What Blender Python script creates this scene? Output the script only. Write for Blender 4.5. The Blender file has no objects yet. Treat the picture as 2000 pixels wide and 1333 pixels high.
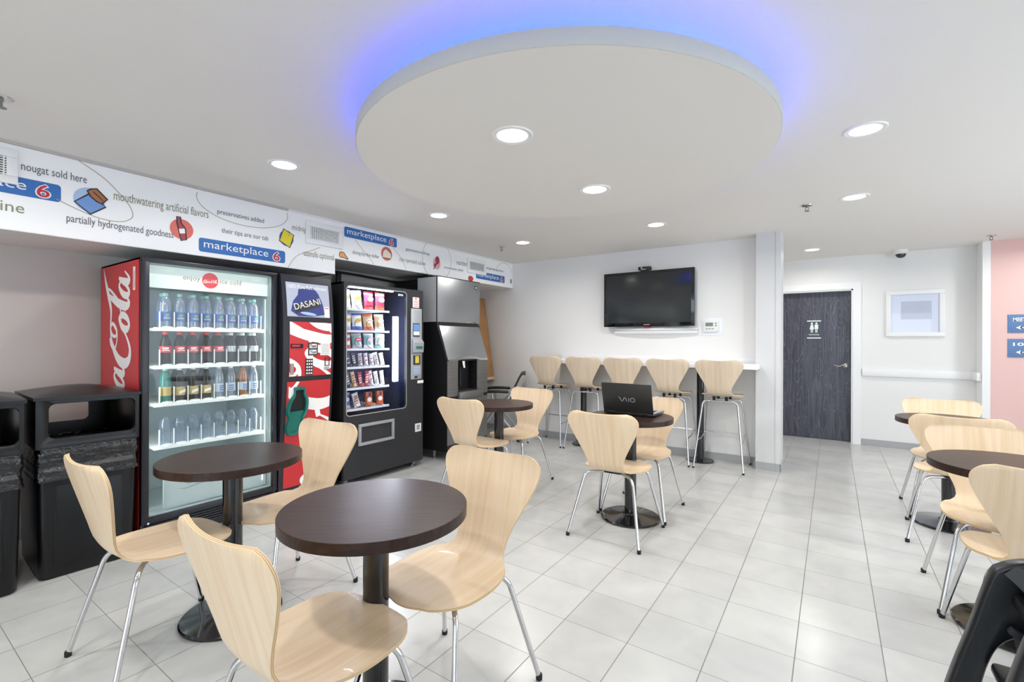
import bpy, bmesh, math, random
from math import sin, cos, pi, sqrt, radians, atan2
from mathutils import Vector, Matrix, noise

random.seed(7)
COL = bpy.context.scene.collection
SC = bpy.context.scene

# ------------------------------------------------------------------ camera
T = 0.305                      # floor tile
CAM_H = 4.323 * T
FPX, YAW, ROLL = 912.12, -0.6011, -0.0031
cam_d = bpy.data.cameras.new('camera')
cam = bpy.data.objects.new('camera', cam_d)
COL.objects.link(cam)
_r = Vector((cos(YAW), -sin(YAW), 0)); _f = Vector((sin(YAW), cos(YAW), 0)); _u = Vector((0, 0, 1))
_c, _s = cos(ROLL), sin(ROLL)
_cx = _r * _c - _u * _s
_cy = _r * _s + _u * _c
_cz = -_f
cam.matrix_world = Matrix(((_cx.x, _cy.x, _cz.x, 0), (_cx.y, _cy.y, _cz.y, 0), (_cx.z, _cy.z, _cz.z, CAM_H), (0, 0, 0, 1)))
cam_d.sensor_width = 36.0
cam_d.lens = 36.0 * FPX / 2000.0
cam_d.clip_start = 0.05
SC.camera = cam

# ------------------------------------------------------------------ view, world, lights
SC.view_settings.view_transform = 'Standard'
SC.view_settings.look = 'None'
SC.view_settings.gamma = 1.0
SC.view_settings.exposure = 0.48
SC.view_settings.use_curve_mapping = False
SC.cycles.use_denoising = True
SC.cycles.max_bounces = 10
SC.cycles.diffuse_bounces = 6
SC.cycles.glossy_bounces = 4
SC.cycles.transparent_max_bounces = 24
SC.cycles.transmission_bounces = 8
SC.cycles.caustics_reflective = False
SC.cycles.caustics_refractive = False
SC.cycles.sample_clamp_indirect = 6.0

world = bpy.data.worlds.new('daylight'); SC.world = world
world.use_nodes = True
bg = world.node_tree.nodes['Background']
bg.inputs[0].default_value = (0.81, 0.90, 1.0, 1)
bg.inputs[1].default_value = 3.3

CEIL = 2.44
DISC_Z0, DISC_Z1, DISC_C, DISC_R = 2.27, 2.334, (-1.233, 2.25), 1.057
DOWNLIGHTS = [(-2.888, 1.634, CEIL), (-2.903, 3.07, CEIL), (-2.906, 4.448, CEIL), (-1.398, 4.473, CEIL), (0.139, 4.469, CEIL), (0.141, 3.081, CEIL),
              (-0.205, 6.738, CEIL), (-1.221, 1.778, DISC_Z0), (-1.228, 2.70, DISC_Z0),
              (-2.9, 0.2, CEIL), (-1.7, 0.2, CEIL), (-2.9, -1.2, CEIL), (-1.4, -1.2, CEIL), (-3.3, -2.6, CEIL), (1.64, 3.08, CEIL), (1.64, 4.47, CEIL), (1.85, 6.55, CEIL)]  # unseen downlights, most of them added to supply light
LAMP_W = 7.0
for _p in DOWNLIGHTS:
    ld = bpy.data.lights.new('downlight_lamp', 'AREA')
    ld.shape = 'DISK'; ld.size = 0.13; ld.energy = LAMP_W; ld.color = (1.0, 0.975, 0.935); ld.spread = radians(165)
    lo = bpy.data.objects.new('downlight_lamp', ld); COL.objects.link(lo)
    lo.location = (_p[0], _p[1], _p[2] - 0.012)

# ------------------------------------------------------------------ materials
def lin(c):
    return c / 12.92 if c <= 0.04045 else ((c + 0.055) / 1.055) ** 2.4
def rgb(h):
    if isinstance(h, str):
        h = h.lstrip('#'); return tuple(lin(int(h[i:i + 2], 16) / 255) for i in (0, 2, 4)) + (1,)
    return tuple(h) + (1,) if len(h) == 3 else tuple(h)
M = {}
def mat(name, color, rough=0.5, metal=0.0, emit=0.0, spec=0.5, coat=0.0, bump=None, emit_color=None):
    m = bpy.data.materials.new(name); m.use_nodes = True
    b = m.node_tree.nodes['Principled BSDF']
    b.inputs['Base Color'].default_value = rgb(color)
    b.inputs['Roughness'].default_value = rough
    b.inputs['Metallic'].default_value = metal
    b.inputs['Specular IOR Level'].default_value = spec
    b.inputs['Coat Weight'].default_value = coat
    if emit:
        b.inputs['Emission Color'].default_value = rgb(emit_color or color); b.inputs['Emission Strength'].default_value = emit
    if bump:
        nt = m.node_tree
        n = nt.nodes.new('ShaderNodeTexNoise'); n.inputs['Scale'].default_value = bump[0]; n.inputs['Detail'].default_value = 3
        tc = nt.nodes.new('ShaderNodeTexCoord'); bp = nt.nodes.new('ShaderNodeBump')
        bp.inputs['Strength'].default_value = bump[1]; bp.inputs['Distance'].default_value = 0.01
        nt.links.new(tc.outputs['Object'], n.inputs['Vector']); nt.links.new(n.outputs['Fac'], bp.inputs['Height'])
        nt.links.new(bp.outputs['Normal'], b.inputs['Normal'])
    M[name] = m
    return m

def nodes(m):
    nt = m.node_tree
    def N(t, **k):
        n = nt.nodes.new(t)
        for a, v in k.items():
            if a.startswith('i_'):
                key = a[2:]
                n.inputs[int(key) if key.isdigit() else key].default_value = v
            else: setattr(n, a, v)
        return n
    return nt, N, nt.nodes['Principled BSDF'], nt.links.new

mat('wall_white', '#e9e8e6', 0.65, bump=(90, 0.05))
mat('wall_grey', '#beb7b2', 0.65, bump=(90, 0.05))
mat('trim_white', '#eeeeee', 0.45)
mat('pillar_white', '#d3d3d3', 0.55)
mat('disc_edge_shade', '#c3c3bf', 0.7)  # disc finish darkened for the rim, its shade put into the colour
mat('ceiling_white', '#e9e5e0', 0.8, bump=(60, 0.06))
mat('orange_paint', '#e4bfba', 0.6, bump=(90, 0.05))
mat('grey_tile', '#a9aaab', 0.35)
mat('chrome', '#d8d8da', 0.13, 1.0)
mat('brushed_steel', '#a4a6a8', 0.40, 1.0)
mat('side_steel', '#c9cbcc', 0.4, 0.3)
mat('dull_steel', '#8d8c8a', 0.42, 0.85)
mat('nickel', '#cfccc6', 0.22, 1.0)
mat('gloss_black', '#0d0d10', 0.12, spec=0.6, coat=0.3)
mat('satin_black', '#18181a', 0.42)
mat('black_plastic', '#090a0d', 0.30, spec=0.4, bump=(260, 0.04))
mat('black_film', '#08080b', 0.22, spec=0.8, bump=(34, 1.0))
mat('machine_black', '#26272a', 0.5, bump=(420, 0.05))
mat('frame_black', '#1c1d24', 0.35)
mat('rubber', '#141414', 0.7)
mat('hc_black', '#111417', 0.33, bump=(180, 0.05))
mat('webbing', '#3d3f42', 0.6)
mat('white_plastic', '#e8e8e6', 0.4)
mat('grey_plastic', '#9b9da1', 0.4)
mat('silver_plastic', '#b4b7ba', 0.35, 0.4)
mat('dark_slot', '#060607', 0.6)
mat('paper_white', '#eceae4', 0.6)
mat('red', '#c9353c', 0.4)
mat('coke_red', '#c42a30', 0.35)
mat('deep_red', '#8e1f2a', 0.45)
mat('white_print', '#f1efec', 0.45)
mat('blue_print', '#2f6bb2', 0.5)
mat('pale_blue', '#a9bfe0', 0.5)
mat('mid_blue', '#6f95cf', 0.5)
mat('slate_blue', '#4d6db0', 0.5)
mat('yellow_print', '#e3d32c', 0.5)
mat('orange_print', '#e8a15e', 0.5)
mat('brown_print', '#a4693c', 0.5)
mat('coral_print', '#dd6a5c', 0.5)
mat('pink_print', '#dba6b5', 0.5)
mat('wine_print', '#a83648', 0.5)
mat('cream_print', '#eadfc8', 0.5)
mat('ink', '#2e2e33', 0.6)
mat('grey_ink', '#5f6068', 0.6)
mat('olive_ink', '#8b8a72', 0.6)
mat('line_ink', '#a19d86', 0.6)
mat('banner_white', '#f5f5f5', 0.55)
mat('sign_blue', '#5d7fae', 0.5)
mat('sign_dark', '#40505a', 0.5)
mat('teal_plastic', '#14695f', 0.18, spec=0.6)
mat('teal_cap', '#8fd0bd', 0.4)
mat('red_cap', '#d8363a', 0.4)
mat('white_cap', '#f0f0f0', 0.4)
mat('cola', '#120806', 0.12, spec=0.3)
mat('tea', '#8a4f1c', 0.12, spec=0.6)
mat('label_blue', '#3f60a5', 0.4)
mat('label_tan', '#b9a36b', 0.45)
mat('label_pale', '#b9c6d6', 0.45)
mat('leaf_green', '#6da34d', 0.5)
mat('liner', '#b4c1c3', 0.4)
mat('shelf_white', '#eef2f2', 0.35)
mat('lamp_face', '#ffffff', 0.4, emit=4.0, emit_color=(1, 0.97, 0.92))
mat('tube_light', '#ffffff', 0.4, emit=9.0, emit_color=(0.86, 0.93, 1.0))
mat('header_light', '#dfe9e4', 0.4, emit=0.16, emit_color=(0.86, 1.0, 0.95))
mat('blue_led', '#1030ff', 0.4, emit=12.0, emit_color=(0.02, 0.07, 1.0))
mat('screen_black', '#232627', 0.10, spec=0.6)
mat('lid_dark', '#2a2b2a', 0.42)
mat('red_lit', '#c9353c', 0.4, emit=0.35)
mat('lcd_grey', '#7d8478', 0.35)
mat('cam_dome', '#20242a', 0.06, spec=0.8)
mat('navy_liner', '#161d38', 0.4)
mat('poster_grey', '#aeb4c4', 0.3)
mat('poster_navy', '#34407e', 0.3)
mat('art_grey', '#cdd1d8', 0.5)
mat('picture_white', '#eceef4', 0.3)
mat('plywood_edge', '#e2c9a4', 0.5)
mat('plywood_dark', '#bf9767', 0.5)
mat('ink_red', '#c02c3a', 0.5)
for n, c in (('snack_white', '#e8e6e2'), ('snack_pink', '#d83f5e'), ('snack_tan', '#d9b483'), ('snack_orange', '#d8683a'), ('snack_teal', '#86b3b0'), ('snack_blue', '#4f6cc0'),
             ('snack_silver', '#c3c0c6'), ('snack_dark', '#2b3144'), ('snack_red', '#a9232f'), ('snack_yellow', '#d8c24c')):
    mat(n, c, 0.28, spec=0.6)

def clear_mat(name, tint, gloss=0.08, rough=0.03, frost=0.0, frost_col=(0.85, 0.92, 0.92), frost_scale=9):
    m = bpy.data.materials.new(name); m.use_nodes = True
    nt = m.node_tree; nt.nodes.clear()
    out = nt.nodes.new('ShaderNodeOutputMaterial')
    tr = nt.nodes.new('ShaderNodeBsdfTransparent'); tr.inputs[0].default_value = rgb(tint)
    gl = nt.nodes.new('ShaderNodeBsdfGlossy'); gl.inputs['Roughness'].default_value = rough
    lw = nt.nodes.new('ShaderNodeFresnel'); lw.inputs['IOR'].default_value = 1.45
    ad = nt.nodes.new('ShaderNodeMath'); ad.operation = 'ADD'; ad.inputs[1].default_value = gloss; ad.use_clamp = True
    mx = nt.nodes.new('ShaderNodeMixShader')
    L = nt.links.new
    ge = nt.nodes.new('ShaderNodeNewGeometry'); iv = nt.nodes.new('ShaderNodeMath'); iv.operation = 'SUBTRACT'; iv.inputs[0].default_value = 1.0
    ml = nt.nodes.new('ShaderNodeMath'); ml.operation = 'MULTIPLY'
    L(ge.outputs['Backfacing'], iv.inputs[1]); L(lw.outputs[0], ad.inputs[0]); L(ad.outputs[0], ml.inputs[0]); L(iv.outputs[0], ml.inputs[1])
    L(ml.outputs[0], mx.inputs[0]); L(tr.outputs[0], mx.inputs[1]); L(gl.outputs[0], mx.inputs[2])
    last = mx
    if frost:
        df = nt.nodes.new('ShaderNodeBsdfDiffuse'); df.inputs[0].default_value = rgb(frost_col)
        nz = nt.nodes.new('ShaderNodeTexNoise'); nz.inputs['Scale'].default_value = frost_scale; nz.inputs['Detail'].default_value = 6
        tc = nt.nodes.new('ShaderNodeTexCoord')
        mr = nt.nodes.new('ShaderNodeMapRange'); mr.inputs[1].default_value = 0.38; mr.inputs[2].default_value = 0.72
        mr.inputs[3].default_value = frost * 0.3; mr.inputs[4].default_value = frost
        m2 = nt.nodes.new('ShaderNodeMixShader')
        L(tc.outputs['Object'], nz.inputs['Vector']); L(nz.outputs['Fac'], mr.inputs[0]); L(mr.outputs[0], m2.inputs[0])
        L(mx.outputs[0], m2.inputs[1]); L(df.outputs[0], m2.inputs[2]); last = m2
    L(last.outputs[0], out.inputs[0])
    M[name] = m
    return m
clear_mat('door_glass', (0.98, 0.995, 0.99), 0.0, 0.02, frost=0.025)
clear_mat('front_glass', (0.96, 0.97, 1.0), 0.0, 0.02)
clear_mat('window_glass', (0.97, 0.99, 1.0), 0.0, 0.01)
clear_mat('water_bottle', (0.72, 0.80, 0.93), 0.10, 0.08, frost=0.20, frost_col=(0.80, 0.86, 0.97), frost_scale=60)
clear_mat('empty_bottle', (0.70, 0.78, 0.88), 0.12, 0.06, frost=0.12, frost_col=(0.6, 0.7, 0.85), frost_scale=60)
clear_mat('divider_clear', (0.86, 0.92, 0.95), 0.10, 0.1)

def wood_uv(name, c0, c1, c2, rough=0.34, su=38.0, sv=1.6, coat=0.15):
    m = mat(name, c0, rough, coat=coat)
    nt, N, b, L = nodes(m)
    uv = N('ShaderNodeUVMap'); mp = N('ShaderNodeMapping'); mp.inputs['Scale'].default_value = (su, sv, 1)
    oi = N('ShaderNodeObjectInfo'); cmb = N('ShaderNodeCombineXYZ'); mul = N('ShaderNodeMath', operation='MULTIPLY', i_1=37.0)
    L(oi.outputs['Random'], mul.inputs[0]); L(mul.outputs[0], cmb.inputs[2]); L(mul.outputs[0], cmb.inputs[0])
    L(cmb.outputs[0], mp.inputs['Location'])
    n1 = N('ShaderNodeTexNoise', i_Scale=1.0, i_Detail=5.0, i_Roughness=0.6, i_Distortion=0.4)
    L(uv.outputs[0], mp.inputs[0]); L(mp.outputs[0], n1.inputs['Vector'])
    mp2 = N('ShaderNodeMapping'); mp2.inputs['Scale'].default_value = (11, 1.1, 1); L(uv.outputs[0], mp2.inputs[0]); L(cmb.outputs[0], mp2.inputs['Location'])
    n2 = N('ShaderNodeTexNoise', i_Scale=1.0, i_Detail=2.0, i_Distortion=1.2); L(mp2.outputs[0], n2.inputs['Vector'])
    r1 = N('ShaderNodeValToRGB'); r1.color_ramp.elements[0].color = rgb(c1); r1.color_ramp.elements[1].color = rgb(c0)
    r1.color_ramp.elements[0].position = 0.3; r1.color_ramp.elements[1].position = 0.62
    L(n1.outputs['Fac'], r1.inputs[0])
    r2 = N('ShaderNodeValToRGB'); r2.color_ramp.elements[0].position = 0.42; r2.color_ramp.elements[1].position = 0.6
    L(n2.outputs['Fac'], r2.inputs[0])
    mx = N('ShaderNodeMix', data_type='RGBA', blend_type='MIX'); mx.inputs[7].default_value = rgb(c2)
    k = N('ShaderNodeMath', operation='MULTIPLY', i_1=0.35); L(r2.outputs[0], k.inputs[0]); L(k.outputs[0], mx.inputs[0])
    L(r1.outputs[0], mx.inputs[6]); L(mx.outputs[2], b.inputs['Base Color'])
    return m
wood_uv('chair_wood', '#ebd3b4', '#e0c39d', '#efdbc1', rough=.38, coat=.08)
wood_uv('stool_wood', '#d6c3aa', '#c9b397', '#decfb9', rough=.4, coat=.05)

def wood_obj(name, c0, c1, scale, rough=0.35, spec=0.5, coat=0.0, rings=False):
    m = mat(name, c0, rough, spec=spec, coat=coat)
    nt, N, b, L = nodes(m)
    tc = N('ShaderNodeTexCoord'); mp = N('ShaderNodeMapping'); mp.inputs['Scale'].default_value = scale
    L(tc.outputs['Object'], mp.inputs[0])
    n1 = N('ShaderNodeTexNoise', i_Scale=1.0, i_Detail=6.0, i_Roughness=0.6, i_Distortion=0.6)
    L(mp.outputs[0], n1.inputs['Vector'])
    r1 = N('ShaderNodeValToRGB'); r1.color_ramp.elements[0].color = rgb(c0); r1.color_ramp.elements[1].color = rgb(c1)
    r1.color_ramp.elements[0].position = 0.38; r1.color_ramp.elements[1].position = 0.7
    L(n1.outputs['Fac'], r1.inputs[0]); L(r1.outputs[0], b.inputs['Base Color'])
    if rings:
        mp2 = N('ShaderNodeMapping'); mp2.inputs['Scale'].default_value = (scale[0] * 0.11, 1, scale[2] * 0.6); L(tc.outputs['Object'], mp2.inputs[0])
        n2 = N('ShaderNodeTexNoise', i_Scale=1.0, i_Detail=1.5, i_Distortion=0.8); L(mp2.outputs[0], n2.inputs['Vector'])
        w = N('ShaderNodeMath', operation='MULTIPLY', i_1=15.0); L(n2.outputs['Fac'], w.inputs[0])
        fr = N('ShaderNodeMath', operation='FRACT'); L(w.outputs[0], fr.inputs[0])
        r2 = N('ShaderNodeValToRGB'); r2.color_ramp.elements[0].position = 0.0; r2.color_ramp.elements[1].position = 0.25
        r2.color_ramp.elements[0].color = (1, 1, 1, 1); r2.color_ramp.elements[1].color = (0, 0, 0, 1)
        L(fr.outputs[0], r2.inputs[0])
        k = N('ShaderNodeMath', operation='MULTIPLY', i_1=0.28); L(r2.outputs[0], k.inputs[0])
        mx = N('ShaderNodeMix', data_type='RGBA'); mx.inputs[7].default_value = rgb('#9a97a5')
        L(k.outputs[0], mx.inputs[0]); L(r1.outputs[0], mx.inputs[6]); L(mx.outputs[2], b.inputs['Base Color'])
    return m
wood_obj('table_wood', '#2b1c18', '#3f2d27', (6, 90, 30), 0.33, 0.28, 0.0)
wood_obj('door_wood', '#34343f', '#5a5a68', (70, 10, 2.2), 0.38, rings=True)
wood_obj('board_wood', '#a97b4e', '#bb9060', (30, 6, 2.0), 0.45)

def floor_material():
    m = mat('floor_tile', '#d9d9d6', 0.3, spec=0.5)
    nt, N, b, L = nodes(m)
    tc = N('ShaderNodeTexCoord'); sp = N('ShaderNodeSeparateXYZ'); L(tc.outputs['Object'], sp.inputs[0])
    masks = []; cells = []
    for ax, off in (('X', 5.4138), ('Y', -8.4518)):
        a = N('ShaderNodeMath', operation='MULTIPLY_ADD', i_1=1 / T, i_2=off + 20); L(sp.outputs[ax], a.inputs[0])
        fl = N('ShaderNodeMath', operation='FLOOR'); L(a.outputs[0], fl.inputs[0]); cells.append(fl)
        fr = N('ShaderNodeMath', operation='FRACT'); L(a.outputs[0], fr.inputs[0])
        c = N('ShaderNodeMath', operation='SUBTRACT', i_1=0.5); L(fr.outputs[0], c.inputs[0])
        ab = N('ShaderNodeMath', operation='ABSOLUTE'); L(c.outputs[0], ab.inputs[0])
        g = N('ShaderNodeMath', operation='GREATER_THAN', i_1=0.5 - (0.0062 if ax == 'X' else 0.0044)); L(ab.outputs[0], g.inputs[0]); masks.append(g)
    mxm = N('ShaderNodeMath', operation='MAXIMUM'); L(masks[0].outputs[0], mxm.inputs[0]); L(masks[1].outputs[0], mxm.inputs[1])
    cc = N('ShaderNodeCombineXYZ'); L(cells[0].outputs[0], cc.inputs[0]); L(cells[1].outputs[0], cc.inputs[1])
    wn = N('ShaderNodeTexWhiteNoise', noise_dimensions='2D'); L(cc.outputs[0], wn.inputs['Vector'])
    nz = N('ShaderNodeTexNoise', i_Scale=5.0, i_Detail=5.0, i_Distortion=0.5); L(tc.outputs['Object'], nz.inputs['Vector'])
    mixn = N('ShaderNodeMath', operation='MULTIPLY_ADD', i_1=0.35); L(wn.outputs['Value'], mixn.inputs[0]); L(nz.outputs['Fac'], mixn.inputs[2])
    rp = N('ShaderNodeValToRGB'); rp.color_ramp.elements[0].color = rgb('#b6b7b6'); rp.color_ramp.elements[1].color = rgb('#c6c6c3')
    rp.color_ramp.elements[0].position = 0.35; rp.color_ramp.elements[1].position = 0.95
    L(mixn.outputs[0], rp.inputs[0])
    mx = N('ShaderNodeMix', data_type='RGBA'); mx.inputs[7].default_value = rgb('#77756f')
    L(mxm.outputs[0], mx.inputs[0]); L(rp.outputs[0], mx.inputs[6]); L(mx.outputs[2], b.inputs['Base Color'])
    rr = N('ShaderNodeMath', operation='MULTIPLY_ADD', i_1=0.35, i_2=0.24); L(mxm.outputs[0], rr.inputs[0]); L(rr.outputs[0], b.inputs['Roughness'])
floor_material()

# ------------------------------------------------------------------ mesh builder
BASE = {}
def v3(a): return a if isinstance(a, Vector) else Vector(a)

class MB:
    def __init__(self): self.v = []; self.f = []; self.m = []; self.uv = {}
    def add(self, verts, faces, mi=0):
        o = len(self.v); self.v += [v3(p).copy() for p in verts]
        for f in faces: self.f.append(tuple(i + o for i in f)); self.m.append(mi)
        return o
    def bm(self, bm, mi=0):
        bm.verts.index_update()
        self.add([v.co for v in bm.verts], [[v.index for v in f.verts] for f in bm.faces], mi); bm.free()
    def box(self, x0, x1, y0, y1, z0, z1, mi=0, r=0.0, seg=2, Mx=None):
        bm = bmesh.new(); bmesh.ops.create_cube(bm, size=1)
        for v in bm.verts:
            v.co = Vector(((x0 + x1) / 2 + v.co.x * (x1 - x0), (y0 + y1) / 2 + v.co.y * (y1 - y0), (z0 + z1) / 2 + v.co.z * (z1 - z0)))
        if r: bmesh.ops.bevel(bm, geom=list(bm.edges), offset=r, segments=seg, affect='EDGES', profile=0.5)
        if Mx is not None:
            for v in bm.verts: v.co = Mx @ v.co
        self.bm(bm, mi); return self
    def prism(self, pts, O, U, V, N, d, mi=0, r=0.0, seg=2):
        """polygon pts in the plane (O,U,V), pushed d along N; r bevels the front and back outline"""
        O, U, V, N = v3(O), v3(U), v3(V), v3(N)
        bm = bmesh.new()
        a = [bm.verts.new(O + U * p[0] + V * p[1]) for p in pts]
        b = [bm.verts.new(O + U * p[0] + V * p[1] + N * d) for p in pts]
        n = len(pts)
        e = []
        f1 = bm.faces.new(a[::-1]); f2 = bm.faces.new(b)
        for i in range(n): bm.faces.new((a[i], a[(i + 1) % n], b[(i + 1) % n], b[i]))
        bmesh.ops.recalc_face_normals(bm, faces=bm.faces)
        if r:
            e = list(set(f1.edges) | set(f2.edges))
            bmesh.ops.bevel(bm, geom=e, offset=r, segments=seg, affect='EDGES', profile=0.5)
        self.bm(bm, mi); return self
    def poly(self, pts, O, U, V, mi=0, w=0.0, N=None):
        O, U, V = v3(O), v3(U), v3(V); N = v3(N) if N is not None else U.cross(V)
        bm = bmesh.new(); vs = [bm.verts.new(O + U * p[0] + V * p[1] + N * w) for p in pts]
        bm.faces.new(vs); bmesh.ops.triangulate(bm, faces=bm.faces)
        self.bm(bm, mi); return self
    def tube(self, path, r, n=10, mi=0, cap=True):
        P = [v3(p) for p in path]; R = r if isinstance(r, (list, tuple)) else [r] * len(P)
        t0 = (P[1] - P[0]).normalized()
        ref = Vector((0, 0, 1)) if abs(t0.z) < 0.9 else Vector((1, 0, 0))
        u = t0.cross(ref).normalized(); rings = []
        for i, p in enumerate(P):
            if i == 0: t = t0
            elif i == len(P) - 1: t = (P[i] - P[i - 1]).normalized()
            else:
                t = ((P[i] - P[i - 1]).normalized() + (P[i + 1] - P[i]).normalized())
                t = t.normalized() if t.length > 1e-6 else t0
            u = (u - t * u.dot(t)).normalized(); w = t.cross(u)
            rings.append([p + (u * cos(2 * pi * k / n) + w * sin(2 * pi * k / n)) * R[i] for k in range(n)])
        vs = [q for rg in rings for q in rg]; fs = []
        for i in range(len(P) - 1):
            for k in range(n):
                a, b = i * n + k, i * n + (k + 1) % n
                fs.append((a, b, b + n, a + n))
        if cap: fs.append(tuple(range(n))[::-1]); fs.append(tuple((len(P) - 1) * n + k for k in range(n)))
        self.add(vs, fs, mi); return self
    def lathe(self, prof, c=(0, 0, 0), n=32, mi=0, axis=None, sx=1, sy=1):
        """prof: (radius, height) list; closed at radius 0"""
        c = v3(c); vs = []; fs = []; rows = []
        for (r, h) in prof:
            if r < 1e-6: rows.append([len(vs)]); vs.append(Vector((0, 0, h)))
            else:
                rows.append(list(range(len(vs), len(vs) + n)))
                vs += [Vector((r * cos(2 * pi * k / n) * sx, r * sin(2 * pi * k / n) * sy, h)) for k in range(n)]
        for a, b in zip(rows[:-1], rows[1:]):
            for k in range(n):
                if len(a) == 1 and len(b) == 1: continue
                if len(a) == 1: fs.append((a[0], b[(k + 1) % n], b[k])[::-1])
                elif len(b) == 1: fs.append((a[k], a[(k + 1) % n], b[0]))
                else: fs.append((a[k], a[(k + 1) % n], b[(k + 1) % n], b[k]))
        if axis is not None:
            q = Vector((0, 0, 1)).rotation_difference(v3(axis).normalized()); vs = [q @ p for p in vs]
        self.add([p + c for p in vs], fs, mi); return self
    def grid(self, P, mi=0, closed=False, flip=False):
        nr, nc = len(P), len(P[0]); vs = [p for row in P for p in row]; fs = []
        for i in range(nr - 1):
            for j in range(nc if closed else nc - 1):
                a, b = i * nc + j, i * nc + (j + 1) % nc
                f = (a, b, b + nc, a + nc); fs.append(f[::-1] if flip else f)
        return self.add(vs, fs, mi)
    def ribbon(self, path, w, O, U, V, off=0.0, mi=0, closed=False, N=None, drift=0.0):
        """flat stroke of half-width w (number or list) along 2D path in plane O,U,V"""
        O, U, V = v3(O), v3(U), v3(V); N = v3(N) if N is not None else U.cross(V).normalized()
        n = len(path); W = w if isinstance(w, (list, tuple)) else [w] * n; vs = []
        for i in range(n):
            p0 = path[i - 1] if (i > 0 or closed) else path[i]; p1 = path[(i + 1) % n] if (i < n - 1 or closed) else path[i]
            dx, dy = p1[0] - p0[0], p1[1] - p0[1]; l = sqrt(dx * dx + dy * dy) or 1
            nx, ny = -dy / l, dx / l
            for s in (1, -1):
                vs.append(O + U * (path[i][0] + s * nx * W[i]) + V * (path[i][1] + s * ny * W[i]) + N * (off + drift * i))
        fs = []
        for i in range(n if closed else n - 1):
            j = (i + 1) % n
            fs.append((2 * i, 2 * i + 1, 2 * j + 1, 2 * j))
        self.add(vs, fs, mi); return self
    def text(self, s, O, U, V, h=None, w=None, off=0.0, mi=0, shear=0.0, N=None, align='L', bold=0.0, space=1.0):
        """text with its lower left at O, running along U; scaled to cap box height h and/or width w"""
        cu = bpy.data.curves.new('t', 'FONT'); cu.body = s; cu.size = 1; cu.shear = shear; cu.offset = bold; cu.space_character = space
        cu.resolution_u = 3
        ob = bpy.data.objects.new('t', cu); COL.objects.link(ob)
        dg = bpy.context.evaluated_depsgraph_get(); me = bpy.data.meshes.new_from_object(ob.evaluated_get(dg))
        bpy.data.objects.remove(ob); bpy.data.curves.remove(cu)
        O, U, V = v3(O), v3(U), v3(V); N = v3(N) if N is not None else U.cross(V).normalized()
        xs = [p.co.x for p in me.vertices]; ys = [p.co.y for p in me.vertices]
        if not xs: return self
        x0, x1, y0, y1 = min(xs), max(xs), min(ys), max(ys)
        sy = (h / (y1 - y0)) if h else None; sx = (w / (x1 - x0)) if w else sy
        if sy is None: sy = sx
        dx = {'L': 0, 'C': -(x1 - x0) * sx / 2, 'R': -(x1 - x0) * sx}[align]
        self.add([O + U * ((p.co.x - x0) * sx + dx) + V * ((p.co.y - y0) * sy) + N * off for p in me.vertices], [tuple(p.vertices) for p in me.polygons], mi)
        bpy.data.meshes.remove(me); return self
    def clip(self, planes):
        """keep what lies on the positive side of every (point, normal)"""
        bm = bmesh.new(); vs = [bm.verts.new(p) for p in self.v]
        for f, mi in zip(self.f, self.m):
            try: fc = bm.faces.new([vs[i] for i in f]); fc.material_index = mi
            except ValueError: pass
        for p, n in planes:
            bmesh.ops.bisect_plane(bm, geom=list(bm.verts) + list(bm.edges) + list(bm.faces), plane_co=v3(p), plane_no=v3(n), clear_inner=True)
        bm.verts.index_update()
        self.v = [v.co.copy() for v in bm.verts]; self.f = [tuple(v.index for v in f.verts) for f in bm.faces]; self.m = [f.material_index for f in bm.faces]
        bm.free(); return self
    def build(self, name, mats, parent=None, smooth=True, angle=38, label=None):
        if not isinstance(mats, (list, tuple)): mats = [mats]
        me = bpy.data.meshes.new(name)
        b = Vector((0, 0, 0))
        if parent is not None: b = BASE.get(parent.name, Vector((0, 0, 0)))
        me.from_pydata([tuple(p - b) for p in self.v], [], self.f)
        for m in mats: me.materials.append(M[m])
        if self.uv:
            ul = me.uv_layers.new(name='UVMap')
            for lp in me.loops: ul.data[lp.index].uv = self.uv.get(lp.vertex_index, (0, 0))
        for p, mi in zip(me.polygons, self.m): p.material_index = mi; p.use_smooth = smooth
        if smooth: me.set_sharp_from_angle(angle=radians(angle))
        me.update()
        o = bpy.data.objects.new(name, me); COL.objects.link(o)
        if parent is not None: o.parent = parent; BASE[o.name] = b
        if label: o['label'] = label
        return o

def thing(name, label, cat, loc=(0, 0, 0), group=None, world=False):
    """Empty at the thing's base. world=True: its parts are drawn in world coordinates."""
    o = bpy.data.objects.new(name, None); COL.objects.link(o); o.location = loc; o.empty_display_size = 0.1
    o['label'] = label; o['category'] = cat
    if group: o['group'] = group
    BASE[o.name] = Vector(loc) if world else Vector((0, 0, 0))
    return o
def tag(o, label, cat, group=None):
    o['label'] = label; o['category'] = cat
    if group: o['group'] = group
    return o
def struct(o): o['kind'] = 'structure'; return o
def copy_tree(o, parent=None):
    c = o.copy(); COL.objects.link(c)
    if parent is not None: c.parent = parent; c.matrix_parent_inverse = o.matrix_parent_inverse.copy()
    for ch in list(o.children): copy_tree(ch, c)
    return c
def place(o, x, y, deg=0, z=0, label=None, group=None):
    o.location = (x, y, z); o.rotation_euler = (0, 0, radians(deg))
    if label: o['label'] = label
    if group: o['group'] = group
    return o
def arc(cx, cy, r, a0, a1, n=8): return [(cx + r * cos(radians(a0 + (a1 - a0) * i / n)), cy + r * sin(radians(a0 + (a1 - a0) * i / n))) for i in range(n + 1)]
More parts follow.
